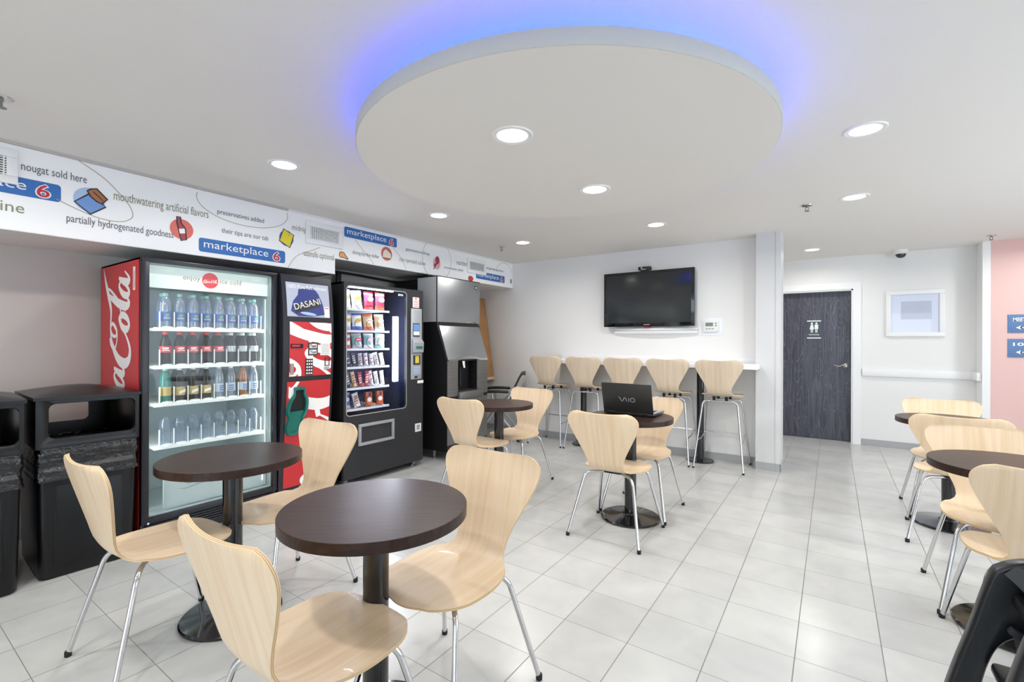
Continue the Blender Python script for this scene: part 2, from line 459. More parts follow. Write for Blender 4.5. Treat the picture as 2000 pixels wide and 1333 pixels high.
def rrect(x0, x1, y0, y1, r, n=5):
    return arc(x1 - r, y1 - r, r, 0, 90, n) + arc(x0 + r, y1 - r, r, 90, 180, n) + arc(x0 + r, y0 + r, r, 180, 270, n) + arc(x1 - r, y0 + r, r, 270, 360, n)
def ell(cx, cy, rx, ry, n=36, a0=0, a1=360, rot=0):
    out = []
    for i in range(n + (0 if a1 - a0 >= 360 else 1)):
        t = radians(a0 + (a1 - a0) * i / n); x, y = rx * cos(t), ry * sin(t); c, s = cos(radians(rot)), sin(radians(rot))
        out.append((cx + x * c - y * s, cy + x * s + y * c))
    return out
def spline(P, n=8, closed=False):
    out = []; m = len(P); k = len(P[0])
    for i in range(m if closed else m - 1):
        g = lambda q: P[q % m] if closed else P[min(max(q, 0), m - 1)]
        p0, p1, p2, p3 = g(i - 1), g(i), g(i + 1), g(i + 2)
        for j in range(n):
            t = j / n
            out.append(tuple(0.5 * (2 * p1[d] + (p2[d] - p0[d]) * t + (2 * p0[d] - 5 * p1[d] + 4 * p2[d] - p3[d]) * t * t + (3 * p1[d] - p0[d] - 3 * p2[d] + p3[d]) * t ** 3) for d in range(k)))
    if not closed: out.append(tuple(P[-1]))
    return out
def bend(P, r, n=6):
    """round the inner corners of a 3-D polyline"""
    P = [v3(p) for p in P]; out = [P[0]]
    for i in range(1, len(P) - 1):
        a = (P[i - 1] - P[i]); b = (P[i + 1] - P[i]); d = min(r, a.length * 0.49, b.length * 0.49)
        p, q = P[i] + a.normalized() * d, P[i] + b.normalized() * d
        for k in range(n + 1):
            t = k / n; out.append(p * (1 - t) ** 2 + P[i] * 2 * t * (1 - t) + q * t * t)
    out.append(P[-1]); return out
EX, EY, EZ = Vector((1, 0, 0)), Vector((0, 1, 0)), Vector((0, 0, 1))
ORD = ['first', 'second', 'third', 'fourth', 'fifth', 'sixth', 'seventh', 'eighth', 'ninth']

# ------------------------------------------------------------------ script lettering (connected script strokes)
def script_glyphs():
    """strokes: (list of (x, y, halfwidth)); x-height 1"""
    S = []
    def capC(x):
        S.append([(x + 1.85, 1.62, .03), (x + 1.70, 1.35, .05), (x + 1.42, 1.45, .06), (x + 1.45, 1.9, .07), (x + 1.75, 2.12, .07), (x + 2.02, 1.85, .07), (x + 1.75, 1.35, .08),
                  (x + 1.2, 1.28, .05), (x + .75, 1.62, .06), (x + .9, 2.05, .05), (x + 1.25, 2.2, .06)])
        S.append([(x + 1.75, 2.12, .06), (x + 1.05, 1.95, .10), (x + .42, 1.3, .17), (x + .18, .6, .20), (x + .40, .08, .16), (x + .95, -.06, .10), (x + 1.5, .25, .06), (x + 1.8, .62, .03)])
    def o(x):
        S.append([(x + .55, 1.0, .08), (x + .22, .72, .13), (x + .12, .3, .14), (x + .35, .02, .09), (x + .68, .22, .12), (x + .80, .68, .13), (x + .62, .98, .08), (x + .45, .95, .05), (x + .55, .78, .03), (x + .95, .85, .05), (x + 1.2, .95, .04)])
    def cc(x):
        S.append([(x + .78, .72, .06), (x + .68, .98, .07), (x + .35, .85, .10), (x + .14, .42, .14), (x + .28, .04, .10), (x + .62, .10, .07), (x + 1.0, .5, .04)])
    def a(x):
        S.append([(x + .80, .86, .06), (x + .52, 1.0, .08), (x + .2, .66, .13), (x + .12, .22, .13), (x + .32, .02, .09), (x + .6, .3, .07), (x + .92, 1.0, .05)])
        S.append([(x + .95, 1.05, .06), (x + .78, .45, .15), (x + .82, .06, .12), (x + 1.02, .06, .07), (x + 1.3, .45, .03)])
    def l(x):
        S.append([(x + .02, .35, .04), (x + .42, 1.0, .06), (x + .88, 1.95, .06), (x + 1.0, 2.4, .05), (x + .82, 2.5, .06), (x + .60, 2.1, .10), (x + .35, 1.1, .17), (x + .25, .35, .16), (x + .42, .02, .10), (x + .75, .3, .04)])
    S_ = S
    capC(0); o(1.75); cc(2.85); a(3.75)
    S.append([(5.0, .52, .09), (5.4, .60, .09)])
    S.append([(-.45, -.42, .02), (.4, -.62, .10), (1.6, -.42, .16), (2.6, -.30, .10), (3.6, -.62, .03)])
    global N1; N1 = len(S)
    capC(5.35); o(7.1); l(8.1); a(8.75)
    S.append([(7.2, 2.15, .05), (8.0, 2.05, .10), (8.8, 2.42, .13), (9.4, 2.75, .10), (10.1, 3.05, .02)])
    return S
SCRIPT = script_glyphs()
def script(mb, O, U, V, scale, off, mi=0, fat=1.0, n=7, shear=0.12, su=None, du=0, dv=0):
    su = su or scale
    for k, st in enumerate(SCRIPT):
        a, b = (du, dv) if k < N1 else (0, 0)
        P = [(p[0] + a, (p[1] if p[1] < 1 else 1 + (p[1] - 1) * .8) + b, p[2]) for p in spline(st, n)]
        mb.ribbon([((p[0] + p[1] * shear) * su, p[1] * scale) for p in P], [max(p[2], .015) * (scale + su) / 2 * fat for p in P], O, U, V, off + k * .00004, mi, drift=.000008)
    return mb

# ================================================================== THE ROOM
XL, XR, YR, YB, YH = -4.42, 3.2, -4.6, 5.6, 7.5      # left, right, rear, bar wall, hall wall
def sbox(name, mats, *b, **k):
    return struct(MB().box(*b, **k).build(name, mats))
sbox('floor', 'floor_tile', XL - .1, XR + .1, YR - .1, YH + .2, -.06, 0)
sbox('ceiling', 'ceiling_white', XL - .1, XR + .1, YR - .1, YH + .2, CEIL, CEIL + .08)
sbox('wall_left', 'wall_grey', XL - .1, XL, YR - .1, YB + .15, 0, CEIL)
sbox('wall_back', 'wall_white', XL, -.655, YB, YB + .15, 0, CEIL)
sbox('wall_pillar', 'pillar_white', -.655, -.432, 5.43, YB + .15, 0, CEIL)
sbox('trim_1', 'pillar_white', -.475, -.430, 5.424, 5.432, .08, CEIL)
DX0, DX1, DZ = -.607, .222, 2.01
m = MB().box(-1.6, DX0, YH, YH + .16, 0, CEIL).box(DX1, 1.375, YH, YH + .16, 0, CEIL).box(DX0, DX1, YH, YH + .16, DZ, CEIL)
struct(m.build('wall_hall', 'wall_white'))
sbox('wall_hall_end', 'wall_white', -1.7, -1.6, YB + .15, YH + .16, 0, CEIL)
sbox('wall_return', 'trim_white', 1.375, 1.44, 7.235, YH + .16, 0, CEIL)
sbox('wall_orange', 'orange_paint', 1.44, XR + .1, 7.25, 7.4, 0, CEIL)
m = MB().box(XR, XR + .1, YR, 7.25, 0, .35).box(XR, XR + .1, YR, 7.25, 2.3, CEIL).box(XR, XR + .1, YR, .9, .35, 2.3).box(XR, XR + .1, 5.4, 7.25, .35, 2.3)
struct(m.build('wall_right', 'wall_white'))
m = MB().box(XL, XR + .1, YR - .1, YR, 0, .2).box(XL, XR + .1, YR - .1, YR, 2.3, CEIL).box(XL, -2.6, YR - .1, YR, .2, 2.3).box(2.6, XR + .1, YR - .1, YR, .2, 2.3)
struct(m.build('wall_rear', 'wall_white'))
# unseen glazing added behind and beside the camera to supply daylight
w1 = MB(); g1 = MB()
for k in range(5): w1.box(-2.6 + k * 1.3 - .03, -2.6 + k * 1.3 + .03, YR - .07, YR - .01, .2, 2.3)
for z in (.2, 2.25): w1.box(-2.6, 2.6, YR - .07, YR - .01, z, z + .05)
g1.box(-2.6, 2.6, YR - .045, YR - .035, .22, 2.28)
w1 = struct(w1.build('window_added_1', 'trim_white')); g1.build('glass_pane', 'window_glass', w1)
w2 = MB(); g2 = MB()
for k in range(5): w2.box(XR + .01, XR + .07, .9 + k * 1.125 - .03, .9 + k * 1.125 + .03, .35, 2.3)
for z in (.35, 2.25): w2.box(XR + .01, XR + .07, .9, 5.4, z, z + .05)
g2.box(XR + .035, XR + .045, .9, 5.4, .37, 2.28)
w2 = struct(w2.build('window_added_2', 'trim_white')); g2.build('glass_pane', 'window_glass', w2)
# bulkhead over the vending machines
BX, BZ1, BZ2, BY = -3.83, 1.936, 2.083, 2.657
m = MB().prism([(YR, BZ1), (BY, BZ1), (BY, BZ2), (YB, BZ2), (YB, CEIL), (YR, CEIL)], (XL, 0, 0), EY, EZ, EX, BX - XL)
struct(m.build('wall_bulkhead', 'wall_white', smooth=False))
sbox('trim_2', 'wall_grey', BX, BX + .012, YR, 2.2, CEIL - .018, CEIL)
# baseboards
sbox('baseboard_back', 'grey_tile', XL, -.655, YB - .012, YB, 0, .08)
struct(MB().box(-.66, -.428, 5.418, 5.43, 0, .08).box(-.432, -.420, 5.418, YB + .15, 0, .08).box(-.667, -.655, 5.418, YB - .012, 0, .08).build('baseboard_pillar', 'grey_tile'))
sbox('baseboard_hall', 'grey_tile', .312, 1.375, YH - .012, YH, 0, .08)
sbox('baseboard_return', 'grey_tile', 1.363, 1.375, 7.235, YH - .012, 0, .08)
sbox('baseboard_right', 'grey_tile', 1.363, XR, 7.223, 7.235, 0, .08)
sbox('baseboard_left', 'grey_tile', XL, XL + .012, YR, YB - .012, 0, .08)
# crash rail beside the restroom door
sbox('trim_3', 'trim_white', .315, 1.345, YH - .03, YH, .885, .98, r=.008)
sbox('trim_4', 'trim_white', 1.335, 1.375, 7.26, YH - .0, .885, .98, r=.008)
# restroom door with casing
cas = MB().box(DX1, DX1 + .085, YH - .016, YH, 0, DZ + .085).box(DX0 - .085, DX0, YH - .016, YH, 0, DZ + .085).box(DX0, DX1, YH - .016, YH, DZ, DZ + .085)
cas.box(DX1 - .018, DX1, YH, YH + .16, 0, DZ).box(DX0, DX0 + .018, YH, YH + .16, 0, DZ).box(DX0, DX1, YH, YH + .16, DZ - .018, DZ)
struct(cas.build('trim_5', 'trim_white'))
sbox('wall_restroom', 'wall_white', -1.7, 1.44, YH + .16, YH + .2, 0, CEIL)
door = MB().box(DX0 + .02, DX1 - .02, 7.615, 7.655, .008, DZ - .02).build('door_1', 'door_wood'); struct(door)
hx, hz, hy = .148, 1.005, 7.615
MB().lathe([(0, 0), (.03, 0), (.032, .006), (.024, .016), (.012, .02), (.011, .055), (0, .055)], (hx, hy, hz), 20, axis=(0, -1, 0)) \
    .tube(spline([(hx, hy - .05, hz), (hx - .03, hy - .056, hz + .012), (hx - .07, hy - .054, hz - .008), (hx - .11, hy - .05, hz + .002), (hx - .128, hy - .046, hz + .008)], 5), [.012] * 8 + [.010] * 6 + [.007] * 7, 8) \
    .build('door_handle', 'nickel', door)
sx0, sx1, sz0, sz1 = -.287, -.125, 1.365, 1.612
MB().box(sx0, sx1, 7.606, 7.614, sz0, sz1).build('restroom_sign', 'sign_dark', door)
p = MB(); O = Vector((sx0, 7.605, sz0)); p.poly([(0, .233), (.162, .233), (.162, .247), (0, .247)], O, EX, EZ, 0, .0); p.poly([(0, 0), (.162, 0), (.162, .014), (0, .014)], O, EX, EZ, 0, .0)
for cx_, fem in ((.056, True), (.108, False)):
    p.poly(ell(cx_, .207, .013, .013, 16), O, EX, EZ)
    if fem: p.poly([(cx_ - .012, .19), (cx_ + .012, .19), (cx_ + .026, .125), (cx_ - .026, .125)], O, EX, EZ)
    else: p.poly([(cx_ - .021, .19), (cx_ + .021, .19), (cx_ + .021, .13), (cx_ - .021, .13)], O, EX, EZ)
    for s in (-.012, .003): p.poly([(cx_ + s, .128), (cx_ + s + .009, .128), (cx_ + s + .009, .082), (cx_ + s, .082)], O, EX, EZ)
p.text('RESTROOM', O + EX * .081 + EZ * .045, EX, EZ, h=.016, w=.115, align='C', bold=.01)
p.build('lettering', 'white_print', bpy.data.objects['restroom_sign'])
# framed picture in the hall
px0, px1, pz0, pz1 = .553, 1.105, 1.39, 1.955
t = thing('picture_frame', 'white framed picture with a small grey print on the wall beside the restroom door', 'picture', (.83, 7.5, 1.39), world=True)
fr = MB()
for a in ((px0, px1, pz1 - .05, pz1), (px0, px1, pz0, pz0 + .05), (px0, px0 + .05, pz0 + .05, pz1 - .05), (px1 - .05, px1, pz0 + .05, pz1 - .05)):
    fr.box(a[0], a[1], YH - .03, YH, a[2], a[3], r=.004)
fr.build('frame', 'trim_white', t)
MB().box(px0 + .045, px1 - .045, YH - .012, YH - .002, pz0 + .045, pz1 - .045).build('mat_board', 'picture_white', t)
MB().box(.70, .985, YH - .0135, YH - .012, 1.60, 1.82).build('print', 'art_grey', t)
MB().box(px0 + .048, px1 - .048, YH - .018, YH - .0155, pz0 + .048, pz1 - .048).build('glass_pane', 'front_glass', t)
# orange wall signs
def wall_sign(z0, z1, txt, label):
    t = thing('wall_sign', label, 'sign', (1.75, 7.25, z0), 'blue direction signs on the orange wall', world=True)
    pl = MB().box(1.575, 1.98, 7.242, 7.25, z0, z1, r=.002).build('plate', 'sign_blue', t)
    hh = z1 - z0
    for x in (1.588, 1.967):
        for z in (z0 + .013, z1 - .013): MB().lathe([(0, 0), (.005, 0), (.003, .003), (0, .003)], (x, 7.242, z), 8, axis=(0, -1, 0)).build('screw', 'chrome', t)
    l = MB(); O = Vector((1.605, 7.2412, z0))
    l.text(txt, O + EX * .01 + EZ * hh * .62, EX, EZ, h=.042 if len(txt) > 4 else .036, w=.168 if len(txt) > 4 else .115, bold=.02)
    l.poly([(.03, hh * .28), (.075, hh * .40), (.065, hh * .30), (.30, hh * .30), (.30, hh * .26), (.065, hh * .26), (.075, hh * .16)], O, EX, EZ)
    l.build('lettering', 'white_print', t)
wall_sign(1.425, 1.622, 'MEETING', 'upper blue wall sign reading MEETING with a left arrow on the orange wall')
wall_sign(1.158, 1.358, '101', 'lower blue wall sign reading 101 with a left arrow on the orange wall')

# ================================================================== CEILING
def downlight(p, label):
    t = thing('recessed_downlight', label, 'ceiling light', p, 'recessed downlights')
    MB().lathe([(.072, .0), (.072, -.004), (.092, -.006), (.097, -.002), (.097, 0)], n=32).build('trim_ring', 'trim_white', t)
    MB().lathe([(0, -.0025), (.072, -.0025), (.072, -.0005), (0, -.0005)], n=32).build('lens', 'lamp_face', t)
DL = ['round downlight nearest the printed banner, above the drinks machine', 'round downlight in front of the banner, above the snack machine', 'small far downlight in the ceiling beside the sprinkler by the end of the banner',
      'round downlight in the ceiling between the disc and the television', 'round downlight in the ceiling nearest the white pillar', 'large round downlight in the ceiling right of the disc', 'thin far downlight in front of the restroom door',
      'near downlight in the underside of the round ceiling disc', 'far downlight in the underside of the round ceiling disc',
      'unseen downlight in the ceiling above the black bins', 'unseen downlight added in the ceiling over the nearest bentwood chair', 'unseen downlight added in the rear ceiling along the banner', 'unseen downlight added in the rear ceiling left of centre', 'rearmost unseen downlight added along the banner', 'unseen downlight added in the ceiling near the right window', 'unseen downlight added in the ceiling by the right wall', 'downlight washing the orange wall']
for p, l in zip(DOWNLIGHTS, DL): downlight(p, l)
t = thing('ceiling_disc', 'large round white dropped ceiling disc with a blue glow around its upper edge', 'ceiling feature', (DISC_C[0], DISC_C[1], CEIL))
z0, z1, R = DISC_Z0 - CEIL, DISC_Z1 - CEIL, DISC_R
MB().lathe([(0, z1), (R - .004, z1), (R - .004, z0), (0, z0)], n=128).build('panel', 'ceiling_white', t, angle=30)
MB().lathe([(R - .004, z1), (R, z1 - .004), (R, z0 + .002), (R - .004, z0)], n=128).build('shaded_edge', 'disc_edge_shade', t, angle=60)  # rim of the disc, coloured darker to stand in for shade
MB().lathe([(.5, 0), (.5, z1)], n=64).build('hub', 'ceiling_white', t)
MB().lathe([(R - .17, z1 + .004), (R - .135, z1 + .004), (R - .135, z1 + .012), (R - .17, z1 + .012), (R - .17, z1 + .004)], n=96).build('led_strip', 'blue_led', t)
def sprinkler(x, y, label):
    t = thing('sprinkler_head', label, 'sprinkler', (x, y, CEIL), 'ceiling sprinklers')
    MB().lathe([(0, 0), (.04, 0), (.036, -.008), (.012, -.01), (0, -.01)], n=20).build('escutcheon', 'nickel', t)
    MB().tube([(0, 0, -.008), (0, 0, -.02)], .008, 8).tube([(.011, 0, -.018), (.011, 0, -.038), (0, 0, -.048)], .003, 6).tube([(-.011, 0, -.018), (-.011, 0, -.038), (0, 0, -.048)], .003, 6).build('yoke', 'dull_steel', t)
    MB().lathe([(0, -.047), (.018, -.047), (.018, -.05), (0, -.05)], n=14).build('deflector', 'dull_steel', t)
sprinkler(-3.24, 4.503, 'small sprinkler head on the ceiling by the far end of the banner')
sprinkler(-.174, 4.521, 'small sprinkler head on the ceiling in front of the white pillar')
sprinkler(1.369, 6.862, 'small sprinkler head on the ceiling above the edge of the orange wall')
sprinkler(-3.173, .444, 'sprinkler head on the ceiling nearest the black bins')
t = thing('dome_camera', 'white dome security camera on the ceiling in front of the restroom hall wall', 'security camera', (.685, 7.36, CEIL))
MB().lathe([(0, 0), (.085, 0), (.085, -.02), (.07, -.045), (.05, -.05), (0, -.05)], n=28).build('housing', 'white_plastic', t)
MB().lathe([(.052, -.046), (.05, -.066), (.038, -.085), (.018, -.095), (0, -.097)], n=24).build('dome', 'cam_dome', t)

# ================================================================== BULKHEAD BANNER
t = thing('printed_banner', 'long white printed banner with snack slogans, icons and marketplace logos on the bulkhead', 'banner', (BX, 2.6, BZ1), world=True)
MB().prism([(YR + .02, BZ1 + .003), (BY, BZ1 + .003), (BY, BZ2 + .003), (YB - .02, BZ2 + .003), (YB - .02, CEIL - .02), (YR + .02, CEIL - .02)], (BX, 0, 0), EY, EZ, EX, .004).build('backing', 'banner_white', t, smooth=False)
BO = Vector((BX + .0046, 0, 0))
def slogan(txt, y, z, w, h, m, **k):
    MB().text(txt, BO + EY * y + EZ * z, EY, EZ, h=h, w=w, off=.0012, **k).build('slogan', m, t)
slogan('nougat sold here', .613, 2.275, .285, .062, 'grey_ink')
slogan('cuisine', .40, 2.040, .226, .056, 'olive_ink')
slogan('mouthwatering artificial flavors', 1.03, 2.205, .555, .078, 'olive_ink')
slogan('partially hydrogenated goodness', .805, 2.020, .557, .062, 'grey_ink')
slogan('preservatives added', 1.645, 2.262, .35, .047, 'grey_ink')
slogan('their tips are our tab', 1.675, 2.125, .357, .048, 'grey_ink')
slogan('midnight', 2.236, 2.255, .17, .062, 'olive_ink')
slogan('utensils optional', 2.345, 2.045, .30, .072, 'olive_ink')
slogan('dining-by-the-dollar', 2.848, 2.147, .32, .046, 'grey_ink')
slogan('gastronomy-on-the-go', 3.53, 2.290, .365, .044, 'grey_ink')
slogan('coin operated cuisine', 3.44, 2.160, .388, .06, 'olive_ink')
slogan('nutrition', 4.364, 2.262, .20, .056, 'olive_ink')
slogan('preservatives added', 4.145, 2.178, .34, .038, 'grey_ink')
slogan('refrigerated goodness', 4.95, 2.277, .40, .040, 'grey_ink')
def logo(y0, y1, z0, z1):
    b = MB().poly(rrect(y0, y1, z0, z1, .018), BO, EY, EZ, 0, .0008)
    h = z1 - z0; w = y1 - y0
    b.text('marketplace', BO + EY * (y0 + w * .05) + EZ * (z0 + h * .16), EY, EZ, w=w * .73, h=h * .72, off=.0016, mi=1)
    b.text('6', BO + EY * (y1 - w * .115) + EZ * (z0 + h * .06), EY, EZ, h=h * .84, w=w * .105, off=.0016, mi=1, align='C', bold=.05)
    b.text('6', BO + EY * (y1 - w * .115) + EZ * (z0 + h * .115), EY, EZ, h=h * .73, w=w * .085, off=.0022, mi=2, align='C', bold=.012)
    b.build('logo', ['blue_print', 'white_print', 'ink_red'], t)
logo(.115, .78, 2.142, 2.245); logo(1.521, 2.175, 1.970, 2.072); logo(2.755, 3.404, 2.308, 2.406); logo(4.745, 5.388, 2.135, 2.232)
for P in (spline([(.86, 2.42), (.99, 2.34), (1.10, 2.22), (1.13, 2.15), (1.11, 2.11), (1.05, 2.085), (.95, 2.09), (.84, 2.125), (.76, 2.16)], 8),
          ell(1.85, 2.372, .345, .15, 60, 170, 372), spline([(2.20, 1.94), (2.28, 2.05), (2.42, 2.12), (2.5, 2.16)], 8), spline([(2.88, 2.30), (2.96, 2.22), (3.06, 2.14), (3.10, 2.09)], 8),
          spline([(3.35, 2.30), (3.45, 2.22), (3.52, 2.13), (3.53, 2.09)], 8), ell(4.02, 2.27, .24, .24, 50, 120, 420), ell(5.38, 2.25, .20, .17, 40, 20, 170)):
    MB().ribbon(P, .0022, BO, EY, EZ, .001).build('outline', 'line_ink', t)
def icon(mats, items):
    b = MB()
    for k, (pts, mi, w) in enumerate(items):
        if w: b.ribbon(pts, w, BO, EY, EZ, .0008 + k * .0003, mi, closed=True)
        else: b.poly(pts, BO, EY, EZ, mi, .0008 + k * .0003)
    b.build('illustration', mats, t)
A = lambda y, z, L: [(y + a, z + b) for a, b in L]
# chocolate bar
c = (.915, 2.185); w1_ = A(*c, [(-.075, -.02), (0, -.082), (.075, -.02), (.055, .0), (.03, .005), (.01, .035), (-.01, .04)]); ch = A(*c, [(.0, .03), (.03, .005), (.055, -.005), (.083, .03), (.03, .085), (.0, .075), (-.015, .06)])
icon(['pale_blue', 'mid_blue', 'brown_print', 'ink', 'white_print'], [(ell(c[0] - .005, c[1] + .005, .075, .075), 0, 0), (A(*c, [(-.075, -.02), (0, -.082), (.012, -.07), (-.063, -.008)]), 4, 0), (w1_, 1, 0), (w1_, 3, .0045), (ch, 2, 0), (ch, 3, .0045), (A(*c, [(.012, .06), (.06, .012), (.063, .016), (.016, .064)]), 3, 0)])
c = (1.412, 2.108); bt = A(*c, [(-.03, .085), (-.008, .085), (-.004, .045), (.022, .01), (.03, -.07), (-.004, -.082), (-.016, -.02), (-.03, .04)])
icon(['coral_print', 'wine_print', 'ink', 'white_print'], [(ell(c[0], c[1], .073, .072), 0, 0), (bt, 1, 0), (bt, 2, .0045), (A(*c, [(-.018, .0), (.018, .008), (.022, -.025), (-.012, -.033)]), 3, 0)])
c = (2.186, 2.186); bg_ = A(*c, [(-.025, .075), (.065, .035), (.03, -.075), (-.062, -.03)])
icon(['slate_blue', 'yellow_print', 'ink', 'orange_print'], [(ell(c[0], c[1], .063, .066), 0, 0), (bg_, 1, 0), (bg_, 2, .0045), (ell(c[0] + .02, c[1] + .03, .012, .01, 12), 3, 0)])
c = (2.75, 2.125); hm = A(*c, [(-.05, .0), (-.04, .03), (0, .03), (.025, .0), (.05, -.025), (.045, -.032), (.0, -.02), (-.04, -.02)])
icon(['orange_print', 'ink'], [(hm, 0, 0), (hm, 1, .0035)])
c = (3.267, 2.222); ck = A(*c, [(-.055, -.045), (.06, -.045), (.06, .01), (-.01, .055), (-.05, .02)])
icon(['coral_print', 'cream_print', 'ink'], [(ell(c[0], c[1], .072, .072), 0, 0), (ck, 1, 0), (ck, 2, .0035)])
c = (4.014, 2.245)
icon(['pink_print', 'wine_print', 'ink'], [(ell(c[0], c[1] - .02, .06, .07), 0, 0), (ell(c[0] + .01, c[1] + .02, .035, .045), 1, 0), (A(*c, [(-.06, -.09), (-.05, -.095), (.01, -.02), (.0, -.015)]), 2, 0), (ell(c[0] - .03, c[1] - .04, .03, .015, 16, rot=40), 1, 0)])
c = (4.637, 2.118)
icon(['red', 'ink'], [(ell(c[0], c[1], .05, .032), 0, 0), (ell(c[0], c[1], .05, .032), 1, .002)])
icon(['grey_ink', 'ink'], [(ell(5.545, 2.18, .012, .035), 0, 0), (ell(5.545, 2.18, .012, .035), 1, .002)])

def air_vent(y0, y1, z0, z1, label, cols=True):
    t = thing('air_vent', label, 'vent', (BX, (y0 + y1) / 2, z0), 'white wall vents on the banner', world=True)
    f = MB(); X0, X1 = BX + .0045, BX + .02; b = .045
    for a in ((y0, y1, z1 - b, z1), (y0, y1, z0, z0 + b), (y0, y0 + b, z0 + b, z1 - b), (y1 - b, y1, z0 + b, z1 - b)): f.box(X0, X1, a[0], a[1], a[2], a[3], r=.003)
    f.build('frame', 'trim_white', t)
    MB().box(X0, X0 + .002, y0 + b, y1 - b, z0 + b, z1 - b).build('dark_opening', 'dark_slot', t)
    s = MB(); n = 8
    for k in range(n):
        z = z0 + b + (z1 - z0 - 2 * b) * (k + .5) / n; s.box(X0 + .003, X1 - .003, y0 + b, y1 - b, z - .003, z + .003)
    if cols:
        q = 14
        for k in range(q):
            y = y0 + b + (y1 - y0 - 2 * b) * (k + .5) / q; s.box(X0 + .003, X1 - .005, y - .003, y + .003, z0 + b, z1 - b)
    s.build('grille', 'trim_white', t)
air_vent(.22, .599, 2.195, 2.390, 'white wall vent grille in the banner nearest the camera')
air_vent(2.357, 2.735, 2.178, 2.378, 'white wall vent grille beside the raised marketplace logo above the drinks machine')
air_vent(4.56, 4.95, 2.190, 2.380, 'white wall vent grille at the far end of the banner above the ice machine', cols=False)
# cable under the raised part of the bulkhead
t = thing('black_pipe', 'black pipe run under the raised bulkhead behind the snack machine', 'pipe', (-4.3, 2.7, 1.9), world=True)
MB().tube(bend([(-4.34, 2.70, 2.055), (-4.34, 3.3, 2.045), (-4.34, 3.9, 2.02)], .05), .013, 10).build('pipe_run', 'satin_black', t)
MB().box(-4.36, -4.32, 3.03, 3.08, 1.87, 2.05, r=.006).build('drop_conduit', 'satin_black', t)

# ================================================================== BENTWOOD CHAIRS AND STOOLS
def shell_mesh(prof, width, dip, th, curl, nr=44, nc=18):
    """bent plywood shell: prof = (y,z) centre line from the back's top to the seat's front, width = (l, halfwidth) along it"""
    P = spline([(0, a, b) for a, b in prof], 12)
    P = [Vector((0, p[1], p[2])) for p in P]
    L = [0.0]
    for a, b in zip(P[:-1], P[1:]): L.append(L[-1] + (b - a).length)
    tot = L[-1]
    def at(l):
        l = min(max(l, 0), tot)
        for i in range(len(L) - 1):
            if l <= L[i + 1]:
                k = (l - L[i]) / max(L[i + 1] - L[i], 1e-9); t = (P[i + 1] - P[i]).normalized()
                return P[i].lerp(P[i + 1], k), t
        return P[-1], (P[-1] - P[-2]).normalized()
    WS = spline([(a * tot, b) for a, b in width], 10)
    def wid(l):
        for a, b in zip(WS[:-1], WS[1:]):
            if l <= b[0]: k = (l - a[0]) / max(b[0] - a[0], 1e-9); return a[1] + (b[1] - a[1]) * k
        return WS[-1][1]
    r0, r1 = 0.062, 0.125
    top, bot, uvs = [], [], []
    for i in range(nr + 1):
        t = i / nr
        t = t - 0.10 * sin(2 * pi * t) / 1.0 * 0.9
        rt, rb, ru = [], [], []
        for j in range(nc + 1):
            s = -1 + 2 * j / nc
            s = 0.72 * s + 0.28 * s * abs(s) ** 0.2 if abs(s) < 1 else s
            l0 = dip * (1 - min(1, abs(s) / .8) ** 2) if abs(s) < .8 else 0.0
            l1 = tot - .012 * s * s
            l = l0 + (l1 - l0) * t
            w = wid(l); e0 = l - (0 if l0 == 0 else l0 * (1 - t)); e0 = (l1) * t; e1 = tot - tot * t
            if e0 < r0: w = w - r0 + sqrt(max(0, r0 * r0 - (r0 - e0) ** 2))
            if e1 < r1: w = w - r1 + sqrt(max(0, r1 * r1 - (r1 - e1) ** 2))
            p, tg = at(l)
            n = Vector((0, -tg.z, tg.y))
            if n.z < 0 and abs(tg.y) > .5: n = -n
            n = Vector((0, -tg.z, tg.y))
            c = curl(l / tot) * s * s
            q = p + Vector((s * w, 0, 0)) + n * c
            rt.append(q + n * th / 2); rb.append(q - n * th / 2); ru.append((s * w, l))
        top.append(rt); bot.append(rb); uvs.append(ru)
    mb = MB()
    o = mb.grid(top, 0, flip=False)
    for i in range(nr + 1):
        for j in range(nc + 1): mb.uv[o + i * (nc + 1) + j] = uvs[i][j]
    o = mb.grid(bot, 0, flip=True)
    for i in range(nr + 1):
        for j in range(nc + 1): mb.uv[o + i * (nc + 1) + j] = (uvs[i][j][0] + .4, uvs[i][j][1] + .3)
    rim = [(0, j) for j in range(nc + 1)] + [(i, nc) for i in range(1, nr + 1)] + [(nr, j) for j in range(nc - 1, -1, -1)] + [(i, 0) for i in range(nr - 1, 0, -1)]
    A_ = [top[i][j] for i, j in rim]; B_ = [bot[i][j] for i, j in rim]
    for q in range(5):
        mb.grid([[a.lerp(b, q / 5) for a, b in zip(A_, B_)], [a.lerp(b, (q + 1) / 5) for a, b in zip(A_, B_)]], 1 + q % 2, closed=True, flip=True)
    return mb

